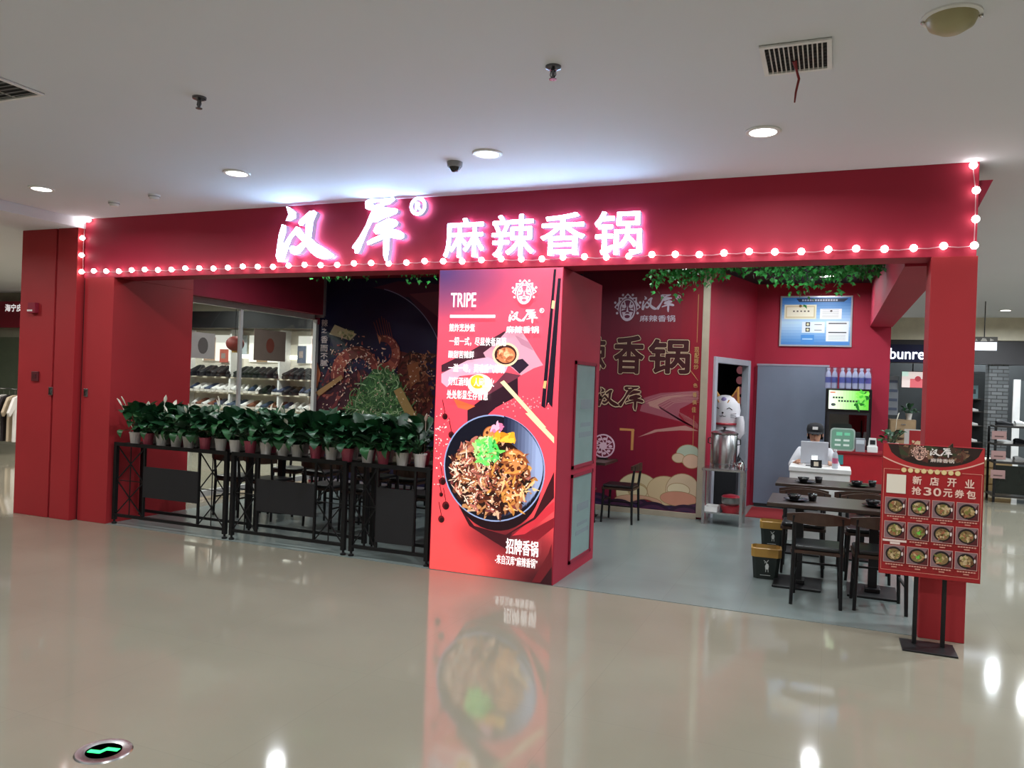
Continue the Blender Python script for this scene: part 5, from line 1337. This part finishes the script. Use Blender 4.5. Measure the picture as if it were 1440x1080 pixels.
for i in range(22):
    x = -12.55 + i * .155
    if abs(((x + 10.9 + .62) % 1.24) - 0) < .08: continue
    shoe('black', 'black trainer on the top shelf behind the side window', 'black shoes behind the side window', (x, 6.62, 1.62), -PI / 2 + rd.uniform(-.5, .5), 1.35, 2.5)
for i in range(22):
    x = -12.55 + i * .155; kd = rd.choice(['white', 'blue', 'white'] if i < 12 else ['black', 'blue', 'black'])
    shoe(kd, kd + ' trainer on the middle shelf behind the side window', kd + ' shoes on the middle window shelf', (x, 6.62, 1.30), -PI / 2 + rd.uniform(-.5, .5), 1.25, 1.9)
for i in range(20):
    x = -12.5 + i * .17; kd = rd.choice(['white', 'brown', 'white', 'blue'])
    shoe(kd, kd + ' trainer on the lower shelf behind the side window', kd + ' shoes on the lower window shelf', (x, 6.62, .98), -PI / 2 + rd.uniform(-.5, .5), 1.25, 1.9)
for i, (x, w, z0, z1, cc, nm) in enumerate(((-12.35, .30, 1.95, 2.45, '#c8a890', 'tan'), (-11.95, .22, 1.92, 2.2, '#c86a5c', 'coral'), (-11.5, .30, 2.1, 2.5, '#b8c4c8', 'pale blue'), (-10.95, .26, 1.95, 2.4, '#a88868', 'brown'), (-10.45, .34, 2.0, 2.5, '#d8c060', 'yellow'), (-9.95, .2, 1.95, 2.3, '#5a6478', 'slate'), (-9.6, .2, 2.0, 2.45, '#d0b8b0', 'pinkish'))):
    t = thing('shelf_poster', nm + ' poster card propped above the shoes behind the side window', 'poster', (x, 6.78, z0)); G().box(-w / 2, 0, 0, w / 2, .02, z1 - z0).build('card', mat('card_' + nm.replace(' ', '_'), cc, .6), t); G().box(-w * .3, -.003, (z1 - z0) * .3, w * .2, 0, (z1 - z0) * .7).build('print', mat('print_' + nm.replace(' ', '_'), (.35, .28, .26), .6), t)
t = thing('paper_lantern', 'round dark red paper lantern hanging behind the side window', 'lantern', (-9.35, 4.2, 2.05)); G().ball((0, 0, .15), .15, 16, 10, (1, 1, .85)).build('shade', mat('lantern_red', '#7a2c24', .6), t, smooth=True); G().tube([(0, 0, .27), (0, 0, 1.205)], .006, 5).build('cord', BLACKM, t); G().lathe([(.05, .0), (.05, .03)], 12).build('collar', mat('lantern_gold', '#a8843c', .4), t)
for x, y in ((-11.6, 5.2), (-9.4, 5.2), (-10.5, 3.2), (-8.8, 2.4)):  # extra lamps added to brighten the shop interior
    downlight(x, y, 3.255, 'added bright downlight in the shop behind the side window', 60, (1, .96, .9), 'added window shop downlights')
def sheet(label, y0, y1, z0, z1, m, spot=None):
    t = thing('paper_notice', label, 'notice', (-7.712, 0, 0)); G().box(0, y0, z0, .003, y1, z1).build('sheet', m, t)
    if spot: o = G().prism(ell(0, 0, .09, .11, 14), 0, .002).build('print', spot, t); o.rotation_euler = (0, 0, PI / 2); o.location = (.0055, (y0 + y1) / 2, (z0 + z1) / 2)
sheet('grey paper notice stuck on the side window near the pier', 1.55, 1.98, 1.88, 2.22, mat('notice_grey', '#b9b4ae', .7), mat('notice_ink', '#6a6460', .7))
sheet('tan paper notice stuck on the side window near the food mural', 2.75, 3.45, 1.90, 2.35, mat('notice_tan', '#8c7c70', .7), mat('notice_red', '#8a4a3c', .7))

# ------------------------------------------------------------------ clothes shop at the far left
struct('wall_clothes_shop', G().box(-24, 5.2, 0, -13.2, 5.3, 3.25), mat('clothes_wall', '#a0a090', .8), 'grey wall of the clothes shop')
t = thing('clothes_shop_sign', 'dark red shop fascia with white characters far beyond the red panels', 'sign', (0, 5.0, 0))
G().box(-19, 0, 2.50, -13.6, .2, 3.05).build('fascia', mat('fascia_maroon', '#8a2034', .5), t)
text('lettering', '海宁皮草', (-16.25, 2.83, -15.55, 2.99), -.006, mat('sign_white', (.9, .9, .9), .5, emit=.7), t, .003)
struct('window_2', G().box(-19, 5.1, .3, -13.6, 5.14, 2.3), glass_mat('far_glass', (.8, .85, .82), .1), 'glass front of the clothes shop')
t = thing('clothes_rail', 'chrome clothes rail before the clothes shop', 'clothes rail', (-14.9, 4.0, 0))
G().tube([(-.9, 0, 0), (-.9, 0, 1.25), (.9, 0, 1.25), (.9, 0, 0)], .015, 8).build('rail', CHROME, t); G().box(-.93, -.2, 0, -.87, .2, .03).box(.87, -.2, 0, .93, .2, .03).build('foot', CHROME, t)
for i, (c, nm) in enumerate((('#d8cfc0', 'cream'), ('#e4e2de', 'white'), ('#1a1a20', 'black'), ('#dcdad6', 'pale'), ('#2a2428', 'charcoal'), ('#c8b8a0', 'beige'), ('#e8e6e2', 'ivory'))):
    t = thing('garment', nm + ' garment hanging on the chrome clothes rail', 'garment', (-15.25 + i * .16, 4.0, .25), PI / 2 + .4)
    G().prism([(-.2, 0), (.2, 0), (.19, .62), (.33, .48), (.38, .56), (.22, .84), (.06, .88), (-.06, .88), (-.22, .84), (-.38, .56), (-.33, .48), (-.19, .62)], -.025, .025).build('cloth', mat('cloth_' + nm, c, .9, bump=.2), t, bevel=.012)
    G().tube([(0, 0, .87), (0, 0, .96), (.03, 0, .99), (0, 0, 1.01)], .005, 5).build('hanger', CHROME, t)

# ------------------------------------------------------------------ shoe shop across the right corridor
YS = 12.0
struct('wall_opposite', G().box(.2, 13.6, 0, 11.9, 13.7, 3.36), mat('charcoal_wall', '#2c3134', .7), 'charcoal rear wall of the opposite shop')
struct('trim_6', G().box(.2, YS, 2.42, 11.9, YS + .25, 2.9), mat('header_charcoal', '#3c3a3c', .5), 'charcoal header of the opposite shop')
struct('trim_7', G().box(.2, YS - .05, 2.9, 11.9, YS + .4, 3.36), mat('soffit_cream', '#d8d0ba', .7), 'cream soffit over the opposite shop')
t = thing('opposite_shop_sign', 'navy sign panel with glowing white rounded letters on the charcoal header', 'sign', (0, YS, 0))
G().box(1.0, -.02, 2.43, 2.1, 0, 2.80).build('panel', mat('sign_navy', '#10143c', .4), t)
text('lettering', 'bunren', (1.12, 2.49, 1.90, 2.72), -.022, mat('sign_glow', (.9, .93, 1), .4, emit=1.6), t, .003, .02)
# brick pier
def brick_mat():
    M = bpy.data.materials.new('grey_brick'); M.use_nodes = True; nt = M.node_tree; b = nt.nodes['Principled BSDF']
    tc = nt.nodes.new('ShaderNodeTexCoord'); mp = nt.nodes.new('ShaderNodeMapping'); mp.inputs['Rotation'].default_value = (PI / 2, 0, 0)
    br = nt.nodes.new('ShaderNodeTexBrick'); br.inputs['Scale'].default_value = 1; br.inputs['Brick Width'].default_value = .2; br.inputs['Row Height'].default_value = .075; br.inputs['Mortar Size'].default_value = .008
    br.inputs['Color1'].default_value = (.11, .12, .125, 1); br.inputs['Color2'].default_value = (.20, .21, .215, 1); br.inputs['Mortar'].default_value = (.05, .05, .05, 1)
    bp = nt.nodes.new('ShaderNodeBump'); bp.inputs['Distance'].default_value = .01; bp.invert = True
    nt.links.new(tc.outputs['Object'], mp.inputs[0]); nt.links.new(mp.outputs[0], br.inputs[0]); nt.links.new(br.outputs[0], b.inputs['Base Color']); nt.links.new(br.outputs[1], bp.inputs['Height']); nt.links.new(bp.outputs[0], b.inputs['Normal'])
    return M
struct('wall_brick_pier', G().box(2.95, YS + .05, 0, 3.30, YS + .45, 2.42), brick_mat(), 'grey brick pier of the opposite shop')
t = thing('display_shelving', 'dark wall shelving with single shoes on each board in the opposite shop', 'shelf unit', (2.55, 12.9, 0))
G().box(-.55, .2, 0, .5, .25, 2.3).build('back_panel', mat('shelf_back_dark', '#1c2124', .6), t)
for z in (.45, .80, 1.15, 1.45, 1.72): G().box(-.5, -.1, z - .02, .45, .2, z).build('board', mat('shelf_board', '#3a3430', .5), t)
for z in (.45, .80, 1.15, 1.45):
    for x in (2.40, 2.78): shoe('white', 'white trainer on the dark wall shelving', 'white shoes on the dark wall shelving', (x, 12.87, z), .3, 1.0)
for x, c in ((2.45, '#b8c8cc'), (2.78, '#5a7478')):
    t = thing('shoe_box', 'upright shoe box on the top board of the dark shelving', 'shoe box', (x, 12.95, 1.72), 0, 'shoe boxes on the shelving'); G().box(-.11, -.1, 0, .11, .1, .28).build('carton', mat('box_' + c[1:], c, .6), t); G().box(-.07, -.103, .1, .07, -.1, .2).build('label_print', mat('box_label', '#1c2428', .6), t)
t = thing('lit_menu_screen', 'wide lit poster screen hanging in the opposite shop', 'screen', (1.62, 12.6, 1.9))
G().box(-.22, 0, 0, .25, .04, .36).build('case', BLACKP, t); G().tube([(0, .02, .36), (0, .02, 1.46)], .012, 6).build('hanger', BLACKM, t)
p_ = Print(-.001); p_.poly('#d8c8c4', rect(-.21, .01, .24, .35)).poly('#c86068', rect(-.05, .01, .24, .2)).poly('#a83c48', ell(.1, .2, .06)).poly('#b8d8cc', rect(-.21, .25, -.08, .35)); p_.build('picture', print_mat('screen_print', .9, .4), t)
t = thing('wood_cabinet', 'low light wood cabinet in the opposite shop', 'cabinet', (1.35, 11.2, 0))
G().box(-.25, -.2, 0, .22, .2, 1.25).build('body', mat('light_wood', '#9c8262', .5, vary=.15), t)
for z in (.1, .5, .9): d = G().box(-.23, -.215, z, .20, -.2, z + .33).build('drawer', mat('light_wood2', '#a88c6a', .5, vary=.15), t); G().box(-.04, -.225, z + .25, .04, -.215, z + .265).build('handle', STEEL, d)
t = thing('grey_wall_poster', 'pale grey striped poster panel behind the wood cabinet', 'poster', (1.3, 12.7, 1.3)); G().box(-.22, 0, 0, .06, .02, .85).build('panel', mat('poster_grey', '#8c9098', .6), t)
for k in range(4): G().box(-.2, -.003, .1 + k * .2, .04, 0, .16 + k * .2).build('stripe', mat('stripe_blue', '#586078', .6), t)
t = thing('red_promo_board', 'white edged red promotion board standing in the corridor', 'sign', (1.40, 9.6, 0))
G().box(-.14, 0, .30, .2, .02, 1.12).build('board', mat('promo_white', '#d8d0cc', .5), t)
p_ = Print(-.001); p_.poly('#b02028', rect(-.06, .34, .19, 1.10)); p_.blobs(12, lambda rd: (rd.uniform(-.02, .15), rd.uniform(.5, 1.0)), ['#e8c8a0', '#8a1018', '#f0e0c8'], .04, 5, 1.5); p_.build('promo_print', PRINT, t)
G().bar((.03, .03, 0), (.03, .03, .9), .03).box(-.1, -.1, 0, .16, .14, .012).build('stand', BLACKM, t)
plant(1.45, 11.15, 1.25, 0, 'leafy potted plant on top of the light wood cabinet', None, random.Random(22), 22, .8, 0, 'potted_plant')
# display table with shoes
t = thing('display_table', 'two-tier dark display stand of shoes in the right corridor', 'display stand', (3.05, 9.2, 0))
for x in (-.48, .9):
    for y in (-.3, .3): G().bar((x, y, 0), (x, y, 1.25), .035).build('post', BLACKM, t)
for z in (.12, .68, .98, 1.28): G().box(-.5, -.33, z - .03, .95, .33 if z < 1.2 else .1, z).build('tier', mat('tier_dark', '#2a2624', .4), t)
G().box(-.48, -.31, .15, .92, -.29, .62).build('front_panel', mat('smoked_panel', '#1e221f', .15), t)
for k, z in enumerate((.68, .98, 1.28)):
    for i in range(5):
        kd = ('white', 'white', 'black', 'white', 'brown')[(i + k) % 5]
        shoe(kd, kd + ' trainer on the dark display stand', kd + ' shoes on the display stand', (2.72 + i * .27, 9.08 + .1 * (i % 2), z), .2 + .3 * (i % 2), 1.0)
for x, z in ((2.60, .72), (2.60, 1.05), (2.60, .40)):
    t = thing('price_card', 'pinkish price card fixed to the post of the display stand', 'card', (x, 8.86, z), 0, 'price cards on the display stand'); G().box(-.09, 0, 0, .12, .012, .14).build('card', mat('card_pink', '#a88480', .6), t); G().box(-.05, -.002, .04, .08, 0, .06).build('print', mat('card_ink', '#5a4440', .6), t)
t = thing('white_display_panel', 'white framed display panel standing behind the shoe stand', 'display panel', (3.45, 11.6, 0)); G().box(-.15, 0, 0, -.03, .05, 2.12).build('edge', WHITEP, t); G().box(-.03, .01, 0, .9, .04, 2.1).build('panel', mat('panel_grey', '#4a5052', .5), t); G().box(.06, 0, 1.85, .28, .01, 1.98).build('plate', WHITEP, t)
t = thing('wood_crate', 'light wooden crate of folded goods by the brick pier', 'crate', (2.80, 10.6, 0)); 
for z in (.02, .17, .32, .47): G().box(-.3, -.22, z, .3, -.2, z + .12).build('plank', mat('crate_wood', '#a48a60', .6, vary=.2), t)
G().box(-.3, -.2, 0, .3, .22, .5).build('body', MATS['crate_wood'], t); G().box(-.25, -.15, .5, .25, .18, .62).build('folded_goods', CREAM, t, bevel=.03)
t = thing('hanging_direction_sign', 'lit direction sign hanging from the corridor ceiling', 'sign', (2.36, 8.9, 2.52))
G().box(-.2, 0, 0, .19, .06, .24).build('case', mat('sign_case', '#5a5650', .5), t); G().box(-.19, -.004, .012, .18, 0, .15).build('screen', mat('sign_screen', (.80, .86, 1.0), .4, emit=1.0), t)
p_ = Print(-.0015); p_.poly('#c8c4bc', [(-.14, .17), (-.10, .17), (-.12, .21)]).poly('#c8c4bc', [(-.06, .165), (.04, .165), (.02, .21), (-.03, .22)]).poly('#c8c4bc', [(.08, .165), (.14, .185), (.08, .215)]); p_.build('pictograms', PRINT, t)
G().tube([(0, .03, .24), (0, .03, .84)], .008, 6).build('rod', BLACKM, t)
for x, y in ((1.8, 12.9), (3.6, 12.6), (5.5, 12.6), (3.2, 9.3)):
    downlight(x, y, 3.36, 'bright spotlight inside the opposite shoe shop', 34, (.95, .98, 1.0), 'opposite shop spotlights')
